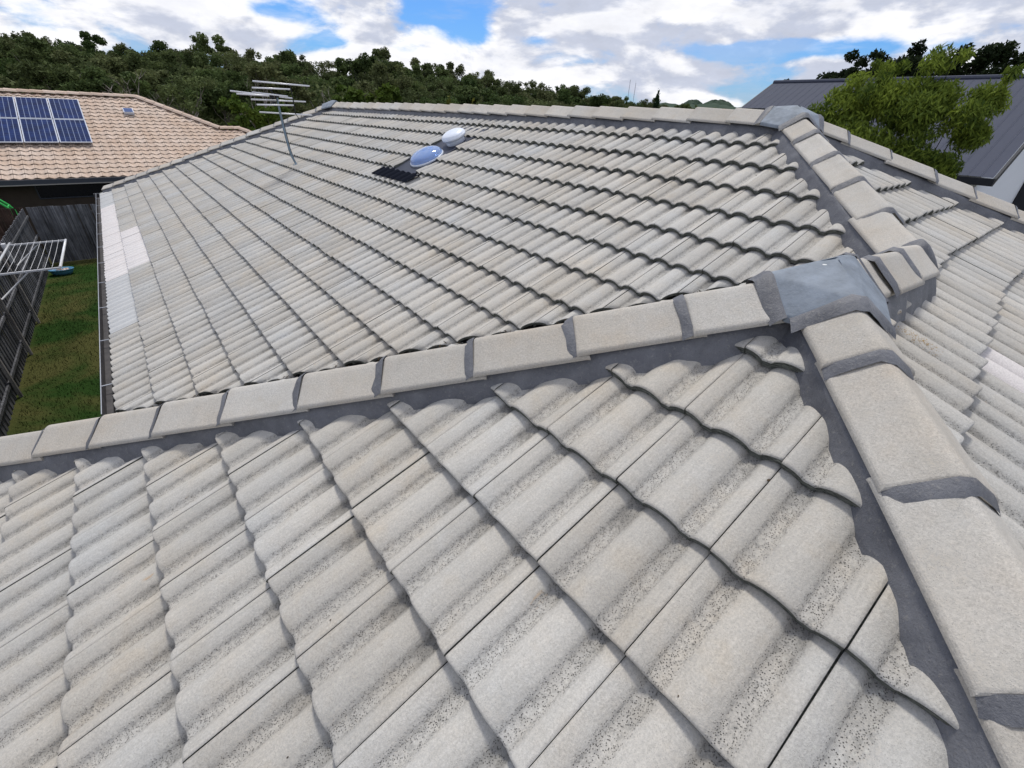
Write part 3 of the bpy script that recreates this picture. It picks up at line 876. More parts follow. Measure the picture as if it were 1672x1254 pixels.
mb.tube([(-.10, .0, 1.12), (-.02, 0, .98), (.02, 0, .86)], .012, 6); mb.tube([(.24, .02, 1.20), (.245, .02, .98), (.24, .02, .78), (.28, 0, .70)], .007, 6)
mb.build('boom', M['black'], ant)
els = [((2.67, 2.535), (3.53, 2.52), 0), ((2.62, 2.445), (3.18, 2.455), -.10), ((2.34, 2.39), (3.25, 2.335), .10), ((2.40, 2.355), (3.0, 2.35), .0), ((2.60, 2.29), (3.44, 2.295), .05),
       ((2.63, 2.222), (3.185, 2.235), -.12), ((2.70, 2.12), (3.53, 2.10), .12), ((2.62, 2.385), (3.14, 2.355), -.05)]
for (p, q, yy) in els:
    e_ = MB().tube([antp(p[0], p[1], yy), antp(q[0], q[1], yy)], .011, 8).build('element', M['alu'], ant, True)
for (x, z) in ((2.98, 2.36), (2.92, 2.25), (2.90, 2.34)):
    MB().box((-.03, -.03, -.03), (.03, .03, .03), Matrix.Translation(antp(x, z))).build('clamp', M['black'], ant)
MB().tube([(.09, .0, .02), (.20, -.10, .012), (.32, -.35, .045), (.335, -.62, .10), (.315, -.80, .135)], .006, 6).build('cable', M['black'], ant, True)
MB().tube([(.0, .02, .95), (.03, .02, .6), (.05, .02, .25), (.09, .0, .02)], .005, 6).build('cable', M['black'], ant, True)

# ------------------------------------------------------------------ ground
GZ = -2.7
def grass_mat():
    m = D.materials.new('mown_lawn'); m.use_nodes = True; t = NT(m.node_tree); b = t.n['Principled BSDF']
    pos = t.new('ShaderNodeNewGeometry').outputs['Position']
    n1 = t.noise(pos, .55, 4, .55, .6); n2 = t.noise(pos, 30, 5, .7)
    c = t.mix(t.map(n1, .42, .58), (.028, .068, .014), (.105, .105, .036))
    c = t.mix(t.map(n2, .3, .7, 0, .5), c, (.018, .032, .010))
    t.l.new(c, b.inputs['Base Color']); b.inputs['Roughness'].default_value = 1; b.inputs['Specular IOR Level'].default_value = .05
    t.l.new(t.new('ShaderNodeBump', {'Height': n2, 'Strength': .9, 'Distance': .04}).outputs[0], b.inputs['Normal'])
    return m
M['lawn'] = grass_mat()
M['scrub'] = material('scrubby_ground', (.035, .04, .018), 1, .05, .5, 3, color2=(.075, .065, .035), vscale=.2)
S = 6000
gr = structure(link_mesh('ground', [(-S, -S, GZ - .02), (S, -S, GZ - .02), (S, S, GZ - .02), (-S, S, GZ - .02)], [(0, 1, 2, 3)], M['scrub']))
lw = structure(link_mesh('lawn', [(-2.2, -4, GZ), (11, -4, GZ), (11, 24.2, GZ), (-2.2, 24.2, GZ)], [(0, 1, 2, 3)], M['lawn']))
# blades of grass over the lawn in view
gv = []; gf = []; rr = random.Random(11)
for i in range(16000):
    x = rr.uniform(-2.1, .3); y = 10 + 14 * rr.random() ** 1.0
    h = rr.uniform(.02, .06); a = rr.random() * 6.28; k0 = len(gv)
    gv += [(x, y, GZ), (x + math.cos(a) * .012, y + math.sin(a) * .012, GZ), (x + rr.gauss(0, .02), y + rr.gauss(0, .02), GZ + h)]; gf.append((k0, k0 + 1, k0 + 2))
stuff(link_mesh('grass', gv, gf, M['lawn']))

# ------------------------------------------------------------------ fences (boards each a part)
def timber(name, a, b2):
    m = D.materials.new(name); m.use_nodes = True; t = NT(m.node_tree); b = t.n['Principled BSDF']
    pos = t.new('ShaderNodeNewGeometry').outputs['Position']; rnd = t.new('ShaderNodeObjectInfo').outputs['Random']
    g1 = t.noise(t.scale(pos, (22, 22, .9)), 1.0, 6, .7); g2 = t.noise(pos, 2.2, 4, .6)
    c = t.mix(t.map(g1, .34, .68), a, b2)
    k = t.math('MULTIPLY', t.map(rnd, 0, 1, .7, 1.3), t.map(g2, .3, .7, .6, 1.3))
    c = t.mix(1.0, c, t.new('ShaderNodeCombineColor', {0: k, 1: k, 2: k}).outputs[0], 'MULTIPLY')
    t.l.new(c, b.inputs['Base Color']); b.inputs['Roughness'].default_value = .9; b.inputs['Specular IOR Level'].default_value = .15
    t.l.new(t.new('ShaderNodeBump', {'Height': g1, 'Strength': .6, 'Distance': .01}).outputs[0], b.inputs['Normal']); return m
M['paling'] = timber('weathered_paling', (.040, .041, .044), (.20, .205, .225))
M['paling_brown'] = timber('brown_paling', (.028, .018, .014), (.09, .06, .048))
M['post'] = timber('fence_post', (.26, .245, .23), (.44, .41, .39))
def fence(p, q, label, mat, H=1.8, out=(0, 0), posts=True, seed=1, rail_side=1, steps=0.0):
    p = Vector(p); q = Vector(q); ax = (q - p); L = ax.length; ax /= L; nrm = Vector((-ax.y, ax.x, 0)) * rail_side
    f_ = thing('paling_fence', label, 'fence', p, 0)
    rr = random.Random(seed); n = int(L / .1)
    base = MB().box((-.048, -.008, 0), (.048, .008, 1))
    me = None
    for i in range(n):
        h = H + rr.gauss(0, .008) + steps * math.sin(i * .12)
        Mx = Matrix.Translation(ax * (.1 * i + .05) + nrm * (-.012 if i % 2 else .004)) @ Matrix(((ax.x, nrm.x, 0, 0), (ax.y, nrm.y, 0, 0), (0, 0, 1, 0), (0, 0, 0, 1))) @ Matrix.Rotation(rr.gauss(0, .007), 4, 'Y') @ Matrix.Diagonal((1, 1, h, 1))
        if me is None:
            o = base.build('paling', mat, f_); me = o.data
        else:
            o = D.objects.new('paling', me); col.objects.link(o); o.parent = f_
        o.matrix_local = Mx
    rot = Matrix(((ax.x, nrm.x, 0, 0), (ax.y, nrm.y, 0, 0), (0, 0, 1, 0), (0, 0, 0, 1)))
    for z in (.3, .95, 1.55):
        MB().box((0, .014, z - .03), (L, .045, z + .03), rot).build('rail', mat if not posts else mat, f_)
    if posts:
        k = 1.5
        while k < min(L, 14.5):
            MB().box((k - .032, .052, 0), (k + .032, .10, H - .02), rot).build('post', M['post'], f_); k += 2.1
    return f_
fence((-2.19, 4.0, GZ), (-2.19, 24.2, GZ), 'long weathered grey paling fence with pale posts running down the left side of the lawn', M['paling'], seed=2, rail_side=-1)
fence((-2.15, 24.3, GZ), (3.5, 24.3, GZ), 'dark grey paling fence across the far end of the lawn', M['paling'], posts=False, seed=3, rail_side=1)
fence((-9.0, 24.32, GZ), (-2.2, 24.32, GZ), 'brown paling fence left of the grey fence corner, below the green play frame', M['paling_brown'], posts=False, seed=4, rail_side=1)

# ------------------------------------------------------------------ clothesline on the left fence
M['white_metal'] = material('white_powdercoat', (.50, .51, .53), .45, .4)
M['bright_metal'] = material('bright_bar', (.78, .80, .83), .3, .5)
cz = -.98
cl = thing('clothesline', 'white folding clothesline frame with wires, hinged off the left paling fence', 'clothesline', (-2.1, 17.7, cz))
def cp(x, y, z=cz): return Vector((x + 2.1, y - 17.7, z - cz))
MB().tube([cp(-1.02, 16.25), cp(-1.02, 19.1)], .026, 10).build('front_bar', M['bright_metal'], cl, True)
for yy in (16.25, 19.1):
    MB().box(tuple(cp(-2.12, yy - .022, cz - .028)), tuple(cp(-1.02, yy + .022, cz + .006))).build('side_arm', M['white_metal'], cl)
    MB().tube([cp(-2.08, yy - .25 * (1 if yy < 17 else 1), cz - .45), cp(-1.55, yy, cz - .04)], .018, 8).build('brace', M['white_metal'], cl, True)
MB().tube([cp(-2.08, 16.0), cp(-2.08, 19.3)], .024, 8).build('back_bar', M['white_metal'], cl, True)
for i in range(8):
    x = -1.15 - i * .115
    MB().tube([cp(x, 16.25, cz + .02), cp(x, 17.7, cz + .005), cp(x, 19.1, cz + .02)], .0035, 5).build('wire', M['bright_metal'], cl)
MB().box((-.05, 1.0, -.35), (.02, 1.15, .1)).build('bracket', M['white_metal'], cl)

# blue tub on the lawn
M['tub'] = material('blue_plastic', (.10, .30, .50), .4, .4, var=.2)
M['rag'] = material('pale_cloth', (.6, .55, .52), .9, color2=(.35, .22, .16), vscale=12)
tb = thing('plastic_tub', 'light blue oval tub with odds and ends inside, on the lawn', 'tub', (-1.80, 22.6, GZ))
tb.scale = (.85,) * 3
MB().lathe([(.26, 0), (.33, .12), (.36, .2), (.375, .205), (.36, .215), (.31, .12), (.24, .03)], n=28, sx=1.0, sy=.72).build('bowl', M['tub'], tb, True)
mb = MB(); rr = random.Random(5)
for i in range(9):
    c = Vector((rr.uniform(-.17, .17), rr.uniform(-.1, .1), .10 + rr.random() * .07))
    mb.lathe([(.05, -.02), (.07, .0), (.04, .03), (.005, .04)], c, 7, Matrix.Rotation(rr.random() * 3, 4, 'X'), 1, 1.7)
mb.build('contents', M['rag'], tb, True)

# green play frame over the brown fence
M['green'] = material('green_tube', (.03, .42, .08), .4, .4)
pf = thing('play_frame', 'bright green tubular play frame showing above the brown fence', 'play equipment', (-2.9, 25.2, GZ))
for k, dy in enumerate((0, .45)):
    pts = [(-1.2, dy, 0), (-1.1, dy, 1.7), (-.9, dy, 2.02), (-.45, dy, 2.1), (-.0, dy, 1.98), (.22, dy, 1.72), (.3, dy, 1.55), (.34, dy, 0)]
    MB().tube(pts, .035, 8).build('arch', M['green'], pf, True)
for x, z in ((-.85, 2.05), (-.45, 2.1), (.0, 1.98), (.23, 1.7)):
    MB().tube([(x, 0, z), (x, .45, z)], .025, 8).build('rung', M['green'], pf, True)

# ------------------------------------------------------------------ neighbour on the left: cream tiled roof with solar panels
NT_ = .42; NY0, NZ0 = 26.5, -.27
nb = thing('neighbour_house', 'low dark walled house with cream pink tiled roof behind the far fence', 'house', (-4, 32, GZ))
bpy.context.view_layer.update(); parent_inv[nb.name] = nb.matrix_world.inverted()
def concrete_cream(): return concrete('cream_tile', (.60, .47, .375), (.57, .42, .32), (.63, .52, .44), pits=.0, stains=.6)
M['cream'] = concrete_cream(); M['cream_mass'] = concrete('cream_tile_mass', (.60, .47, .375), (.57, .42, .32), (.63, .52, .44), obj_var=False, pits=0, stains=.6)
M['cream_edge'] = edge_mat('cream_tile_edge', (.055, .035, .028), (.12, .085, .065))
def sprof(u):
    q = (u / .15 + .5) % 1
    return -.045 * (.5 - .5 * math.cos(2 * math.pi * (q ** 1.15)))
def sprof2(u): q = (u % .30) / .30; return -.042 * (.5 - .5 * math.cos(2 * math.pi * q)) 
us2 = [.002, .03, .06, .09, .12, .15, .18, .21, .24, .27, .298]
NLO = tile_mesh(us2, False, drop=.03, length=GAU + .02, thick=.03, pf=sprof2)
def clipN(mid):
    if mid.y > 30.05 or mid.x < 4.6: return [(1, 1, 34.92)] if mid.y > 30.05 else []
    return [(1, 1, 35.75)]
nt = lay_tiles((0, NY0, NZ0), (0, 1), (-14, 9.4), 21, clipN, phase=.05, zt=NT_, plane_id='N')
for t_ in nt: t_['area'] = t_['area'] if t_['base'].x > -4.2 else 0
before = set(o.name for o in D.objects)
tile_roof(nb, nt, {0: [M['cream'], M['cream_edge']]}, {0: [M['cream_mass'], M['cream_edge']]}, hi=NLO, lo=NLO, hi_area=1e9, min_area=10)
for o in D.objects:
    if o.parent is nb and o.name not in before: o.matrix_parent_inverse = parent_inv[nb.name]
def nadopt(o): o.parent = nb; o.matrix_parent_inverse = parent_inv[nb.name]; return o
rz = NZ0 + NT_ * 6.2
V = [(-14, NY0, NZ0 - .06), (8.42, NY0, NZ0 - .06), (2.22, 32.7, rz - .06), (-14, 32.7, rz - .06), (-14, 38.9, NZ0 - .06), (8.42, 38.9, NZ0 - .06)]
nadopt(link_mesh('roof_back', V, [(0, 1, 2, 3), (1, 5, 2), (3, 2, 5, 4)], M['cream_mass'], nb))
V = [(4.4, 30.05, NZ0 + NT_ * 3.55 - .06), (5.7, 30.05, NZ0 + NT_ * 3.55 - .06), (9.25, NY0, NZ0 - .065), (9.25, 33.6, NZ0 - .06), (4.4, 33.6, NZ0 - .06), (4.4, NY0, NZ0 - .065)]
nadopt(link_mesh('roof_wing', V, [(0, 1, 3, 4), (1, 2, 3), (5, 2, 1, 0)], M['cream_mass'], nb))
def ncaps(p, q, n):
    p = Vector(p); q = Vector(q); ax = (q - p).normalized(); L = (q - p).length / n; lat = ax.cross(Vector((0, 0, 1))).normalized(); up = lat.cross(ax); up = up if up.z > 0 else -up
    for i in range(n):
        v = []
        for s_, r_ in ((0, .0), (L + .03, .018)):
            for a_, h_ in ((-.15, -.02), (-.1, .05), (-.03, .085), (.03, .085), (.1, .05), (.15, -.02)): v.append(p + ax * (i * L + s_) + lat * a_ + up * (h_ + r_))
        f = [(j, j + 1, j + 7, j + 6) for j in range(5)] + [(0, 5, 4, 3, 2, 1), (6, 7, 8, 9, 10, 11)]
        nadopt(link_mesh('ridge_cap', v, f, M['cream'], nb, False, [(0, .3)] * 12))
ncaps((2.22, 32.7, rz), (-8.0, 32.7, rz), 26)
ncaps((2.22, 32.7, rz), (4.87, 30.05, NZ0 + NT_ * 3.55), 9); ncaps((4.87, 30.05, NZ0 + NT_ * 3.55), (5.7, 30.05, NZ0 + NT_ * 3.55), 3); ncaps((5.7, 30.05, NZ0 + NT_ * 3.55), (9.2, 26.55, NZ0), 11)
M['dark_gutter'] = material('charcoal_gutter', (.035, .042, .055), .4, .4); M['nwall'] = material('dark_brown_wall', (.075, .060, .048), .9, .1, .2, 20, .2)
M['glass_dark'] = material('dark_glass', (.004, .005, .007), .25, .35)
MB().box((-14, NY0 - .12, NZ0 - .20), (9.3, NY0 + .0, NZ0 - .055)).build('gutter', M['dark_gutter'], None); nadopt(D.objects['gutter.006'] if 'gutter.006' in D.objects else [o for o in D.objects if o.name.startswith('gutter') and o.parent is None][0])
nadopt(MB().box((-14, NY0 - .125, NZ0 - .235), (9.3, NY0 - .02, NZ0 - .202)).build('fascia', material('fascia_pale', (.28, .27, .25), .6), None))
nadopt(MB().box((-13.5, NY0 + .62, GZ), (8.6, 38.3, NZ0 - .1)).build('wall', M['nwall'], None))
wn = nadopt(MB().box((-1.96, NY0 + .575, -1.01), (3.4, NY0 + .61, -.30)).build('window', M['glass_dark'], None))
fr_ = MB(); fr_.box((-2.0, NY0 + .56, -1.05), (3.45, NY0 + .617, -1.012)); fr_.box((-2.0, NY0 + .56, -1.011), (-1.962, NY0 + .617, -.3))
o = fr_.build('frame', M['dark_gutter'], None); o.parent = wn

# solar panels
def cells(cols, rows_):
    m = D.materials.new('solar_cells'); m.use_nodes = True; t = NT(m.node_tree); b = t.n['Principled BSDF']
    uv = t.new('ShaderNodeUVMap', uv_map='UVMap').outputs[0]; s = t.new('ShaderNodeSeparateXYZ', {0: uv})
    def line(x, n, w_): return t.map(t.math('ABSOLUTE', t.math('SUBTRACT', t.math('FRACT', t.math('MULTIPLY', x, n)), .5)), .5 - w_, .5 - w_ * .5, 0, 1)
    pos = t.new('ShaderNodeNewGeometry').outputs['Position']
    c = t.mix(t.map(t.noise(pos, 3, 3), .35, .65), (.004, .012, .055), (.007, .024, .11))
    c = t.mix(t.math('MULTIPLY', line(s.outputs[1], rows_, .05), .25), c, (.08, .14, .3))
    c = t.mix(t.math('MULTIPLY', line(s.outputs[0], cols, .07), .7), c, (.30, .36, .50))
    t.l.new(c, b.inputs['Base Color']); b.inputs['Roughness'].default_value = .5; b.inputs['Specular IOR Level'].default_value = .06; return m
M['cells'] = cells(6, 10); M['pframe'] = material('panel_frame', (.5, .54, .62), .35, .5, metal=.3)
nU = Vector((0, 1, NT_)).normalized(); nN = Vector((0, -NT_, 1)).normalized()
def nplane(x, y, lift): return Matrix(((1, 0, 0, x), (0, nU.y, nN.y, y), (0, nU.z, nN.z, NZ0 + NT_ * (y - NY0) + lift), (0, 0, 0, 1)))
plabels = ['solar panel in the lower row, rightmost, on the cream tiled roof', 'solar panel in the upper row, rightmost, on the cream tiled roof', 'middle solar panel of the lower row on the cream roof', 'middle solar panel of the upper row on the cream roof', 'solar panel of the lower row cut by the left picture edge', 'solar panel of the upper row cut by the left picture edge']
k = 0
for x1 in (.10, -.89, -1.88):
    for y0, y1 in ((28.57, 30.26), (30.30, 31.95)):
        L = (y1 - y0) / nU.y; Wd = .965
        p = thing('solar_module', plabels[k], 'solar panel', (0, 0, 0), group='solar panels on the cream roof'); k += 1
        p.matrix_world = nplane(x1 - Wd, y0, .09)
        mb = MB(); e = .028
        mb.box((0, 0, 0), (e, L, .035)); mb.box((Wd - e, 0, 0), (Wd, L, .035)); mb.box((e, 0, 0), (Wd - e, e, .035)); mb.box((e, L - e, 0), (Wd - e, L, .035))
        mb.build('frame', M['pframe'], p)
        link_mesh('cell_sheet', [(e, e, .03), (Wd - e, e, .03), (Wd - e, L - e, .03), (e, L - e, .03)], [(0, 1, 2, 3)], M['cells'], p, False, [(0, 0), (1, 0), (1, 1), (0, 1)])
sv = thing('solar_vent', 'small blue solar powered roof vent alone on the cream roof, right of the panels', 'roof vent'); sv.matrix_world = nplane(1.50, 31.0, .1)
MB().box((0, 0, -.08), (.36, .40, .02)).build('housing', M['pframe'], sv); MB().box((.03, .03, .021), (.33, .37, .03)).build('cell_sheet', material('vent_cell', (.02, .06, .2), .25), sv)

# ------------------------------------------------------------------ neighbour on the right: dark metal roof, white walls
rh = thing('metal_roof_house', 'white walled house with dark grey metal gable roof on the right, beyond the bushy tree', 'house', (20, 8, GZ))
bpy.context.view_layer.update(); parent_inv[rh.name] = rh.matrix_world.inverted()
def radopt(o, p=rh):
    o.parent = p
    if p is rh: o.matrix_parent_inverse = parent_inv[rh.name]
    return o
M['steel_roof'] = material('grey_steel_roof', (.058, .066, .096), .75, .2, .05, 8, .08)
M['white_wall'] = material('white_render', (.84, .87, .92), .85, .2, .05, 20, .04); M['trim'] = material('dark_trim', (.02, .022, .028), .5)
RX, RZ = 20.64, 3.64; sl = .45
def rzf(x): return RZ - sl * (RX - x)
yN, yFr, xe, xe2 = 4.42, 12.2, 15.75, 18.72
# roof sheets: each steel pan a part with its standing rib
y = yN
while y < yFr - .05:
    y2 = min(y + .23, yFr); x0 = xe if y < 9.6 else xe2
    V = [(x0, y + .004, rzf(x0)), (RX, y + .004, RZ), (RX, y2 - .03, RZ), (x0, y2 - .03, rzf(x0)), (x0, y2 - .022, rzf(x0) + .006), (RX, y2 - .022, RZ + .006), (x0, y2 - .004, rzf(x0) + .006), (RX, y2 - .004, RZ + .006), (x0, y2 + .002, rzf(x0)), (RX, y2 + .002, RZ)]
    F = [(0, 1, 2, 3), (3, 2, 5, 4), (4, 5, 7, 6), (6, 7, 9, 8)]
    radopt(link_mesh('roof_sheet', V, [f[::-1] for f in F], M['steel_roof'])); y = y2
xb = 2 * RX - xe
radopt(link_mesh('roof_back', [(RX, yN, RZ - .01), (xb, yN, rzf(xe)), (xb, yFr, rzf(xe)), (RX, yFr, RZ - .01)], [(0, 1, 2, 3)], M['steel_roof']))
radopt(MB().tube([(RX, yN - .02, RZ + .01), (RX, yFr + .02, RZ + .01)], .07, 8).build('ridge_cap', M['steel_roof']))
def bar(p, q, w_, h_, name, mat):
    p = Vector(p); q = Vector(q); ax = (q - p).normalized(); lat = ax.cross(Vector((0, 0, 1))).normalized() * w_ / 2; up = Vector((0, 0, h_ / 2)); v = []
    for P in (p, q): v += [P - lat - up, P + lat - up, P + lat + up, P - lat + up]
    return radopt(link_mesh(name, v, [(0, 1, 2, 3), (7, 6, 5, 4), (0, 4, 5, 1), (1, 5, 6, 2), (2, 6, 7, 3), (3, 7, 4, 0)], mat))
bar((xe, yN - .03, rzf(xe) - .09), (RX, yN - .03, RZ - .09), .05, .16, 'barge_board', M['trim'])
bar((xe2, yFr + .03, rzf(xe2) - .09), (RX, yFr + .03, RZ - .09), .05, .16, 'barge_board', M['trim'])
bar((xe - .05, yN - .05, rzf(xe) - .09), (xe - .05, 9.6, rzf(xe) - .09), .12, .15, 'gutter', M['trim'])
bar((xe2 - .05, 9.6, rzf(xe2) - .09), (xe2 - .05, yFr, rzf(xe2) - .09), .12, .15, 'gutter', M['trim'])
# gable wall that faces this way, walls under the eaves
wx = xe + .3; wy = yN + .25
V = [(wx, wy, GZ), (xb - .6, wy, GZ), (xb - .6, wy, rzf(wx) + .12), (RX, wy, RZ - .03), (wx, wy, rzf(wx) - .03), (wx, 9.5, GZ), (wx, 9.5, rzf(wx) - .03), (xe2 + .3, 9.5, rzf(xe2 + .3) - .03), (xe2 + .3, 9.5, GZ), (xe2 + .3, yFr - .2, GZ), (xe2 + .3, yFr - .2, rzf(xe2 + .3) - .03)]
gw = radopt(link_mesh('wall', V, [(0, 1, 2, 3, 4), (5, 0, 4, 6), (8, 5, 6, 7), (9, 8, 7, 10)], M['white_wall']))
# lower wing in front of the gable with the dark glazed end
wd = radopt(MB().box((24.6, wy - .5, GZ), (30, wy + 4, 1.35)).build('dark_wing', M['trim']))
f2 = MB(); f2.box((24.58, wy - .54, .35), (30, wy - .503, .41)); f2.box((26.0, wy - .54, GZ), (26.06, wy - .505, 1.3)); radopt(f2.build('frame', M['dark_gutter'], None), wd)

# ------------------------------------------------------------------ trees
def leaf_mat(name, a, b2, c3=None, trans=.25):
    m = D.materials.new(name); m.use_nodes = True; t = NT(m.node_tree); b = t.n['Principled BSDF']
    k = t.new('ShaderNodeAttribute', attribute_name='tone').outputs['Fac']; rnd = t.new('ShaderNodeObjectInfo').outputs['Random']
    c = t.mix(k, a, b2)
    if c3: c = t.mix(t.map(rnd, .0, 1, 0, .75), c, c3)
    v = t.map(t.math('FRACT', t.math('MULTIPLY', rnd, 7.13)), 0, 1, .65, 1.25)
    c = t.mix(1.0, c, t.new('ShaderNodeCombineColor', {0: v, 1: v, 2: v}).outputs[0], 'MULTIPLY')
    t.l.new(c, b.inputs['Base Color']); b.inputs['Roughness'].default_value = .75; b.inputs['Specular IOR Level'].default_value = .08
    tr = t.new('ShaderNodeBsdfTranslucent'); t.l.new(c, tr.inputs[0])
    mxs = t.new('ShaderNodeMixShader', {0: trans, 1: b.outputs[0], 2: tr.outputs[0]}); out = [n for n in t.n if n.type == 'OUTPUT_MATERIAL'][0]; t.l.new(mxs.outputs[0], out.inputs[0])
    return m
M['leaf_forest'] = leaf_mat('eucalypt_leaves', (.028, .056, .018), (.115, .170, .052), (.125, .128, .060))
M['leaf_lime'] = leaf_mat('lime_leaves', (.05, .09, .016), (.12, .17, .03))
M['leaf_yellow'] = leaf_mat('yellow_green_leaves', (.09, .12, .02), (.20, .20, .04))
M['leaf_cypress'] = leaf_mat('cypress_leaves', (.010, .024, .010), (.025, .05, .02))
M['leaf_bush'] = leaf_mat('bush_leaves', (.022, .048, .012), (.25, .32, .05), trans=.35)
M['leaf_dark'] = leaf_mat('dark_leaves', (.008, .014, .007), (.03, .045, .018))
M['bark'] = material('pale_bark', (.34, .31, .27), .9, .1, .4, 20, .5); M['bark_dark'] = material('dark_bark', (.06, .05, .04), .9, .1, .4, 20, .4)


def leaf_cloud(rr, clusters, n, size, droop=0.0, aspect=2.0):
    """n small leaf faces spread through ellipsoidal clumps: (centre, radii, weight)"""
    C_ = np.array([c[0] for c in clusters], float); Rr = np.array([c[1] for c in clusters], float); wts = np.array([c[2] for c in clusters], float); wts /= wts.sum()
    idx = rr.choice(len(clusters), n, p=wts); d = rr.normal(size=(n, 3)); d /= np.linalg.norm(d, axis=1)[:, None]
    rad = rr.random(n) ** .45; P = C_[idx] + d * rad[:, None] * Rr[idx]
    a = rr.normal(size=(n, 3)); a[:, 2] = a[:, 2] * (1 - droop) - droop * 2.0; a /= np.linalg.norm(a, axis=1)[:, None]
    b = rr.normal(size=(n, 3)); b = np.cross(a, b); b /= np.linalg.norm(b, axis=1)[:, None]
    sz = size * rr.uniform(.6, 1.4, n); L = (sz * aspect)[:, None] / 2; Wd = sz[:, None] / 2
    v = np.stack([P - a * L, P + b * Wd, P + a * L, P - b * Wd], 1).reshape(-1, 3)
    f = np.arange(n * 4).reshape(-1, 4)
    clump = rr.random(len(clusters))[idx]
    tone = np.clip(.5 * clump + .5 * rr.random(n), 0, 1)
    return v, f, tone


def mesh_np(name, v, f, mat, tone=None):
    me = D.meshes.new(name); n = len(f); me.vertices.add(len(v)); me.vertices.foreach_set('co', v.ravel().astype(np.float32))
    me.loops.add(n * 4); me.loops.foreach_set('vertex_index', f.ravel().astype(np.int32)); me.polygons.add(n); me.polygons.foreach_set('loop_start', np.arange(0, n * 4, 4, dtype=np.int32))
    me.polygons.foreach_set('loop_total', np.full(n, 4, np.int32)) if False else None
    if tone is not None: a = me.attributes.new('tone', 'FLOAT', 'FACE'); a.data.foreach_set('value', tone.astype(np.float32))
    me.materials.append(mat); me.update(calc_edges=True); me.validate(); return me


def euc(seed, H=11, leaves=4200, size=.30, spread=.26, open_=.5, mat='leaf_forest', lowfill=.35):
    rr = np.random.default_rng(seed); pr = random.Random(seed)
    tr = MB(); top = H * .62; lean = pr.gauss(0, .05) * H
    pts = [(0, 0, 0), (lean * .3, pr.gauss(0, .1), H * .25), (lean * .7, pr.gauss(0, .15), H * .45), (lean, pr.gauss(0, .2), top)]
    tr.tube(pts, H * .016, 7, H * .007)
    cl = []
    nb_ = pr.randint(7, 10)
    for i in range(nb_):
        a = i * 2.4 + pr.random(); z0 = H * pr.uniform(.38, .62); r_ = H * spread * pr.uniform(.35, 1.0); z1 = z0 + H * pr.uniform(.12, .36)
        p0 = Vector((lean * .8, 0, z0)); p1 = Vector((lean + math.cos(a) * r_, math.sin(a) * r_, min(z1, H * .94)))
        md = p0.lerp(p1, .5) + Vector((pr.gauss(0, .2), pr.gauss(0, .2), -.1 * H * .1))
        tr.tube([p0, md, p1], H * .0055, 5, H * .002)
        for q in range(pr.randint(2, 5)):
            c = p1 + Vector((pr.gauss(0, .07) * H, pr.gauss(0, .07) * H, pr.uniform(-.09, .09) * H)); s_ = H * pr.uniform(.032, .078)
            cl.append((c, (s_ * 1.1, s_ * 1.1, s_ * pr.uniform(.8, 1.3)), s_ ** 2))
    for i in range(int(10 * lowfill)):
        a = pr.random() * 6.28; r_ = H * spread * pr.uniform(.2, .9); s_ = H * pr.uniform(.06, .11)
        cl.append(((math.cos(a) * r_, math.sin(a) * r_, H * pr.uniform(.2, .5)), (s_, s_, s_), s_ ** 2 * .7))
    v, f, tone = leaf_cloud(rr, cl, leaves, size, .35)
    return tr, mesh_np('crown', v, f, M[mat], tone)


def make_tree(tr, crown, label, loc, cat='tree', group=None, scale=1.0, rz=0, bark='bark', name='tree', trunk_me=None):
    t = thing(name, label, cat, loc, rz, group); t.scale = (scale,) * 3
    if trunk_me is None:
        o = tr.build('trunk', M[bark], t, True); trunk_me = o.data
    else:
        o = D.objects.new('trunk', trunk_me); col.objects.link(o); o.parent = t
    c = D.objects.new('crown', crown); col.objects.link(c); c.parent = t
    return t, trunk_me


protos = []
for s_ in range(10):
    mt_ = 'leaf_forest'
    tr, cr_ = euc(100 + s_, 11, 8500 if s_ != 3 else 2600, .17 if s_ != 3 else .15, .22 + .05 * (s_ % 3), mat=mt_, lowfill=.7 if s_ % 2 else .0)
    protos.append([tr, cr_, None])
tl, cl_ = euc(140, 8, 4200, .24, .3, mat='leaf_lime', lowfill=.8); lime = [tl, cl_, None]
def polar(az, r): return CAM.x + r * math.sin(R(az)), CAM.y + r * math.cos(R(az))
SKY = [(-12, 3.4), (-6, 3.3), (-4, 3.5), (0, 4.3), (3, 4.0), (8, 4.0), (12, 4.3), (16, 4.35), (20, 4.35), (24, 4.5), (28, 4.4), (31, 4.1), (34, 3.9), (38, 3.1), (42, 2.7), (46, 2.3), (50, 1.95), (55, 1.55), (60, 1.35), (66, 1.2), (100, 1.2)]
rr = random.Random(21)
cnt = 0; seen_ = {}; ORD = 'first second third fourth fifth sixth seventh eighth ninth tenth eleventh twelfth'.split()
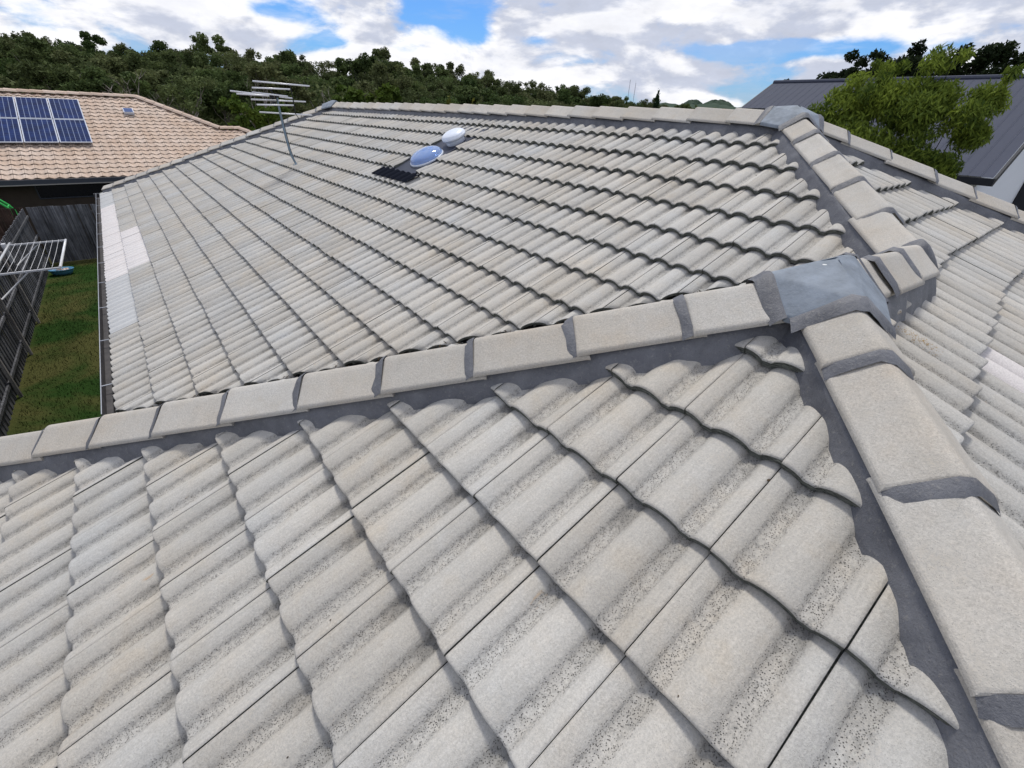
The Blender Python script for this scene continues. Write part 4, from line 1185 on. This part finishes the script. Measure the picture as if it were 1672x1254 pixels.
for row, (r0, frac, dr) in enumerate(((52, .50, 3), (62, .62, 4), (74, .74, 4), (88, .84, 5), (104, .93, 5), (122, 1.0, 6))):
    az_ = -12.0
    while az_ < 67:
        a = az_ + rr.gauss(0, .4); skyl = np.interp(a, [q[0] for q in SKY], [q[1] for q in SKY])
        far = 1.0 if a < 38 else 1 + (a - 38) / 28 * 1.3
        r_ = (r0 + rr.uniform(-dr, dr)) * far
        e = skyl * (frac + rr.gauss(0, .05)) if row < 5 else skyl * rr.uniform(.86, 1.04)
        if row < 5 and a > 36: e = skyl * min(1.0, frac + .12)
        top = CAM.z + r_ * math.tan(R(e)); base = GZ + max(0, (r_ - 60) * .045 if a < 40 else 0)
        H_ = top - base
        x, y = polar(a, r_); k_ = 3 if (row < 2 and rr.random() < .35) else rr.randrange(10)
        pr_ = protos[k_] if not (rr.random() < .06 and row < 3) else lime
        place = [n_ for lim, n_ in ((-3, 'far left, over the solar panels'), (4, 'over the end of the cream ridge'), (10, 'over the sloping cream hip'), (17, 'around the antenna'), (24, 'over the far end of our ridge'), (31, 'left of the yellow green trees'), (38, 'right of the yellow green trees'), (46, 'where the skyline falls'), (54, 'left of the pencil cypress'), (99, 'between pencil cypress and metal roof')) if a < lim][0]
        lab = ('lime green bush ' if pr_ is lime else ('lowest row ', 'lower row ', 'middle row ', 'upper middle row ', 'upper row ', 'skyline row ')[row] + 'eucalypt ') + place
        hh_ = 8.0 if pr_ is lime else 11.0
        seen_[lab] = seen_.get(lab, 0) + 1; lab = lab + ', ' + ORD[seen_[lab] - 1] + ' from the left'
        t_, pr_[2] = make_tree(pr_[0], pr_[1], lab, (x, y, base - .3), group='lime green trees in the bushland' if pr_ is lime else 'eucalypts of the bushland', scale=(H_ + .3) / hh_ * (1.04 if rr.random() < .8 else 1.1), rz=rr.random() * 6.28, name='bushland_tree', trunk_me=pr_[2])
        sc_ = t_.scale[0]; t_.scale = (sc_ * 1.25 * (.9 if row > 4 else 1), sc_ * 1.25 * (.9 if row > 4 else 1), sc_)
        az_ += (4.6 if row < 5 else 3.4) / r0 * 57.3 * rr.uniform(.75, 1.2) ; cnt += 1
# understory mass that closes the view between the trunks
rn = np.random.default_rng(5); cl2 = []
for i in range(420):
    a = rn.uniform(-13, 66); r_ = rn.uniform(54, 110) * (1 if a < 38 else 1 + (a - 38) / 28 * 1.3); x, y = polar(a, r_)
    skyl = np.interp(a, [q[0] for q in SKY], [q[1] for q in SKY]); zt_ = CAM.z + r_ * math.tan(R(skyl * .45)); s_ = rn.uniform(1.6, 3.0)
    cl2.append(((x, y, rn.uniform(GZ + .5, max(GZ + 1, zt_ - 1.5))), (s_, s_, s_), 1))
v, f, tone = leaf_cloud(rn, cl2, 90000, .30, .2, 1.6)
o = D.objects.new('undergrowth', mesh_np('undergrowth', v, f, M['leaf_forest'], tone)); col.objects.link(o); stuff(o)
# rising bushland floor
V = []; F = []
n = 40
for i in range(n + 1):
    a = -40 + 110 * i / n
    for r_, z in ((58, GZ - .3), (130, GZ + 3.2 if a < 40 else GZ - .3), (160, GZ - .5)): V.append((*polar(a, r_), z))
for i in range(n):
    for j in range(2): F.append((i * 3 + j, i * 3 + j + 1, i * 3 + j + 4, i * 3 + j + 3))
structure(link_mesh('hillside', V, F, M['scrub'], None, True))

# bare grey dead trees that stand out of the bushland
def dead(seed, H):
    pr = random.Random(seed); mb = MB()
    def grow(p, d, L, r, k):
        q = p + d * L + Vector((pr.gauss(0, .06), pr.gauss(0, .06), 0)) * L; mb.tube([p, p.lerp(q, .5) + Vector((pr.gauss(0, .05), pr.gauss(0, .05), 0)) * L, q], r, 5, r * .6)
        if k:
            for _ in range(pr.randint(2, 3)):
                nd = (d + Vector((pr.gauss(0, .45), pr.gauss(0, .45), pr.gauss(.1, .2)))).normalized(); grow(q, nd, L * pr.uniform(.55, .8), r * .55, k - 1)
    grow(Vector((0, 0, 0)), Vector((pr.gauss(0, .1), pr.gauss(0, .1), 1)).normalized(), H * .36, H * .018, 4); return mb
M['deadwood'] = material('grey_deadwood', (.30, .27, .24), .9)
for i, (a, r_, H_, lb) in enumerate(((2.8, 47, 7.4, 'bare grey branched tree rising behind the solar panels'), (5.4, 49, 6.0, 'thin bare pale tree above the ridge of the cream roof'), (12.6, 48, 7.6, 'bare grey tree against dark bush between the cream roof and antenna'), (19.8, 50, 6.4, 'bare pale tree right of the antenna'), (26.5, 50, 6.3, 'slim bare tree left of the middle of the bushland'))):
    o = dead(60 + i, H_).build('dead_tree', M['deadwood'], None, True); o.location = (*polar(a, r_), GZ); tag(o, lb, 'tree', 'bare grey trees in the bushland')

# single trees of their own look
def cone_tree(H, r, n, size, mat, seed, taper=1.0):
    rr_ = np.random.default_rng(seed); cl_ = []
    for i in range(26):
        z = H * (.06 + .9 * i / 26); q = r * (1 - (i / 26) ** taper) + .06; cl_.append(((rr_.normal() * q * .25, rr_.normal() * q * .25, z), (q, q, H * .06), q * q + .01))
    v, f, tone = leaf_cloud(rr_, cl_, n, size, -.4); tr = MB(); tr.tube([(0, 0, 0), (0, 0, H * .8)], .12, 6, .04); return tr, mesh_np('crown', v, f, M[mat], tone)
tr, cm = cone_tree(8.0, .55, 3000, .17, 'leaf_cypress', 1, 2.6); x, y = polar(53.75, 62); 
make_tree(tr, cm, 'slim dark pencil cypress standing up against the clouds over the ridge', (x, y, GZ), name='cypress', scale=(CAM.z + 62 * math.tan(R(3.25)) - GZ) / 8)
for a, H_, lb in ((31.6, 2.05, 'taller of two yellow green young trees beyond the ridge'), (34.2, 1.65, 'shorter of two yellow green young trees beyond the ridge')):
    tr, cm = cone_tree(7, 1.35, 3000, .2, 'leaf_yellow', int(a), 1.4); x, y = polar(a, 46); make_tree(tr, cm, lb, (x, y, GZ), name='young_tree', scale=(CAM.z + 46 * math.tan(R(H_)) - GZ) / 7)
tr, cm = euc(77, 6, 6000, .15, .30, mat='leaf_lime', lowfill=1.6); x, y = polar(11.9, 36)
make_tree(tr, cm, 'fresh green bushy tree just behind the far hip, under the antenna', (x, y, GZ), name='bushy_tree', scale=.98)
# dark trees behind the right house
for i, (a, r_, e_, sp_, lb) in enumerate(((71.9, 46, 5.9, .30, 'dark open crowned gum, left one behind the metal roof'), (76.3, 44, 5.9, .32, 'dark open crowned gum, middle one behind the metal roof'), (81.0, 42, 6.3, .36, 'dark gum at the right picture edge behind the metal roof'), (85.5, 44, 6.0, .34, 'dark gum beyond the right picture edge'), (66.3, 60, 4.0, .2, 'small distant tree just topping the metal roof'), (70.4, 45, 5.0, .3, 'low dark gum at the left end of the clump behind the metal roof'), (73.9, 50, 5.7, .3, 'dark gum behind the bright bushy tree and the metal roof ridge'), (78.4, 47, 5.2, .3, 'dark gum between the bushy tree tips and the right edge'))):
    H_ = CAM.z + r_ * math.tan(R(e_)) - GZ; tr, cm = euc(300 + i, H_, 12000, .13, sp_ * (1.1 if i != 4 else .8), mat='leaf_dark', lowfill=.4); x, y = polar(a, r_)
    make_tree(tr, cm, lb, (x, y, GZ), name='gum_tree', bark='bark_dark', group='dark gums behind the metal roof')

# the bushy bright tree between the houses: drooping narrow leaves on many shoots
def bush(seed):
    rr_ = np.random.default_rng(seed); pr = random.Random(seed); tr = MB(); cl_ = []
    shoots = [(-1.30, .1, 2.75, .30), (-1.05, .2, 3.02, .30), (-.95, -.1, 2.7, .38), (-.78, .1, 3.25, .26), (-.62, .2, 3.50, .17), (-.55, 0, 3.0, .36), (-.25, .1, 3.05, .38), (-.1, .3, 2.8, .42), (.0, .1, 3.35, .22), (.12, -.2, 3.0, .38), (.22, .1, 3.55, .15),
              (.34, .0, 3.0, .36), (.55, -.1, 2.85, .38), (.72, .1, 3.05, .28), (.98, 0, 3.28, .15), (.86, .3, 2.6, .38), (-1.15, -.2, 2.2, .42), (-.7, -.3, 2.2, .46), (-.3, -.4, 2.2, .5), (.2, -.4, 2.3, .5), (.6, -.3, 2.1, .44), (.3, -.3, 1.6, .46), (-.3, -.3, 1.6, .46), (-.8, -.2, 1.6, .42), (.75, -.2, 1.6, .38), (-1.2, -.1, 1.7, .40), (.35, -.2, 1.15, .42), (-.2, -.2, 1.1, .45), (-.7, -.1, 1.15, .4), (.75, -.1, 1.15, .3), (-1.3, .1, 2.3, .34)]
    for (x, y, z, s_) in shoots:
        p1 = Vector((x, y, z)); p0 = Vector((x * .15, y * .1, -1.2 + .3 * pr.random())); md = p0.lerp(p1, .55) + Vector((x * .12, y * .1, -.1))
        tr.tube([p0, md, p1], .022, 5, .004)
        for k_ in range(9):
            q = p0.lerp(p1, .35 + .65 * k_ / 8) if k_ < 6 else p1; q = q + Vector((pr.gauss(0, .13), pr.gauss(0, .13), pr.gauss(0, .10)))
            ss = s_ * pr.uniform(.5, .95); cl_.append((q, (ss, ss, ss * .9), ss ** 2))
    v, f, tone = leaf_cloud(rr_, cl_, 170000, .025, .6, 4.2)
    tr.tube([(0, 0, -4.9), (.05, .02, -2.5), (0, 0, -1.0)], .09, 8, .05)
    return tr, mesh_np('crown', v, f, M['leaf_bush'], tone)
tr, cm = bush(4)
x, y = polar(76.1, 11.4)
make_tree(tr, cm, 'bright green bushy tree with drooping narrow leaves between our roof and the metal roof', (x, y, CAM.z - 2.55), name='bushy_tree', rz=R(-76 + 0), bark='bark_dark')

# ------------------------------------------------------------------ far hills and masts
M['far_hill'] = material('far_wooded_hill', (.040, .065, .045), 1, .05, .0, 1, color2=(.075, .10, .075), vscale=.02)
for k, (a, r_, e_, wd_, lb) in enumerate(((57.4, 1500, 2.05, 45, 'small rounded far hill, left of the pair on the horizon'), (59.8, 1500, 2.1, 62, 'wider rounded far hill, right of the pair on the horizon'))):
    bm = bmesh.new(); bmesh.ops.create_uvsphere(bm, u_segments=40, v_segments=24, radius=1); x, y = polar(a, r_); h_ = r_ * math.tan(R(e_)) + CAM.z - GZ; rr = random.Random(k)
    for v_ in bm.verts: q = v_.co.copy(); n_ = 1 + .07 * rr.random(); v_.co = Vector((x + q.x * wd_ * n_, y + q.y * wd_ * n_, GZ + max(-.05, q.z) * h_ * n_))
    me = D.meshes.new('far_hill'); bm.to_mesh(me); bm.free(); me.materials.append(M['far_hill']); o = D.objects.new('hill', me); col.objects.link(o); structure(o)
V = []; F = []; rr = random.Random(9)
for i in range(601):
    a = -60 + 200 * i / 600; e_ = 1.62 + .10 * math.sin(a * .35) + .08 * math.sin(a * 1.3) + .12 * rr.random() if a > 36 else 1.6
    r_ = 1100; x, y = polar(a, r_); V += [(*polar(a, 900), GZ - .5), (x, y, CAM.z + r_ * math.tan(R(e_))), (*polar(a, 1400), GZ - .5)]
for i in range(600):
    for j in range(2): F.append((i * 3 + j, i * 3 + j + 1, i * 3 + j + 4, i * 3 + j + 3))
structure(link_mesh('distant_hills', V, F, M['far_hill']))
M['mast'] = material('mast_steel', (.35, .36, .40), .6)
for k, (a, lb) in enumerate(((50.75, 'left thin radio mast on the horizon'), (51.35, 'right thin radio mast on the horizon'))):
    x, y = polar(a, 420); h_ = CAM.z + 420 * math.tan(R(3.7 - .25 * k)) - GZ; mb = MB()
    for s_ in range(3):
        mb.tube([(math.cos(s_ * 2.1) * .35, math.sin(s_ * 2.1) * .35, 0), (math.cos(s_ * 2.1) * .12, math.sin(s_ * 2.1) * .12, h_)], .07, 5)
    for z_ in range(2, int(h_), 3): mb.tube([(.35, 0, z_), (-.17, .3, z_ + 1.5), (-.17, -.3, z_ + 3)], .03, 4)
    o = mb.build('radio_mast', M['mast']); o.location = (x, y, GZ); tag(o, lb, 'mast', 'radio masts on the horizon')
print('bushland trees', cnt, 'roof tiles', len(tiles), 'neighbour tiles', len(nt))
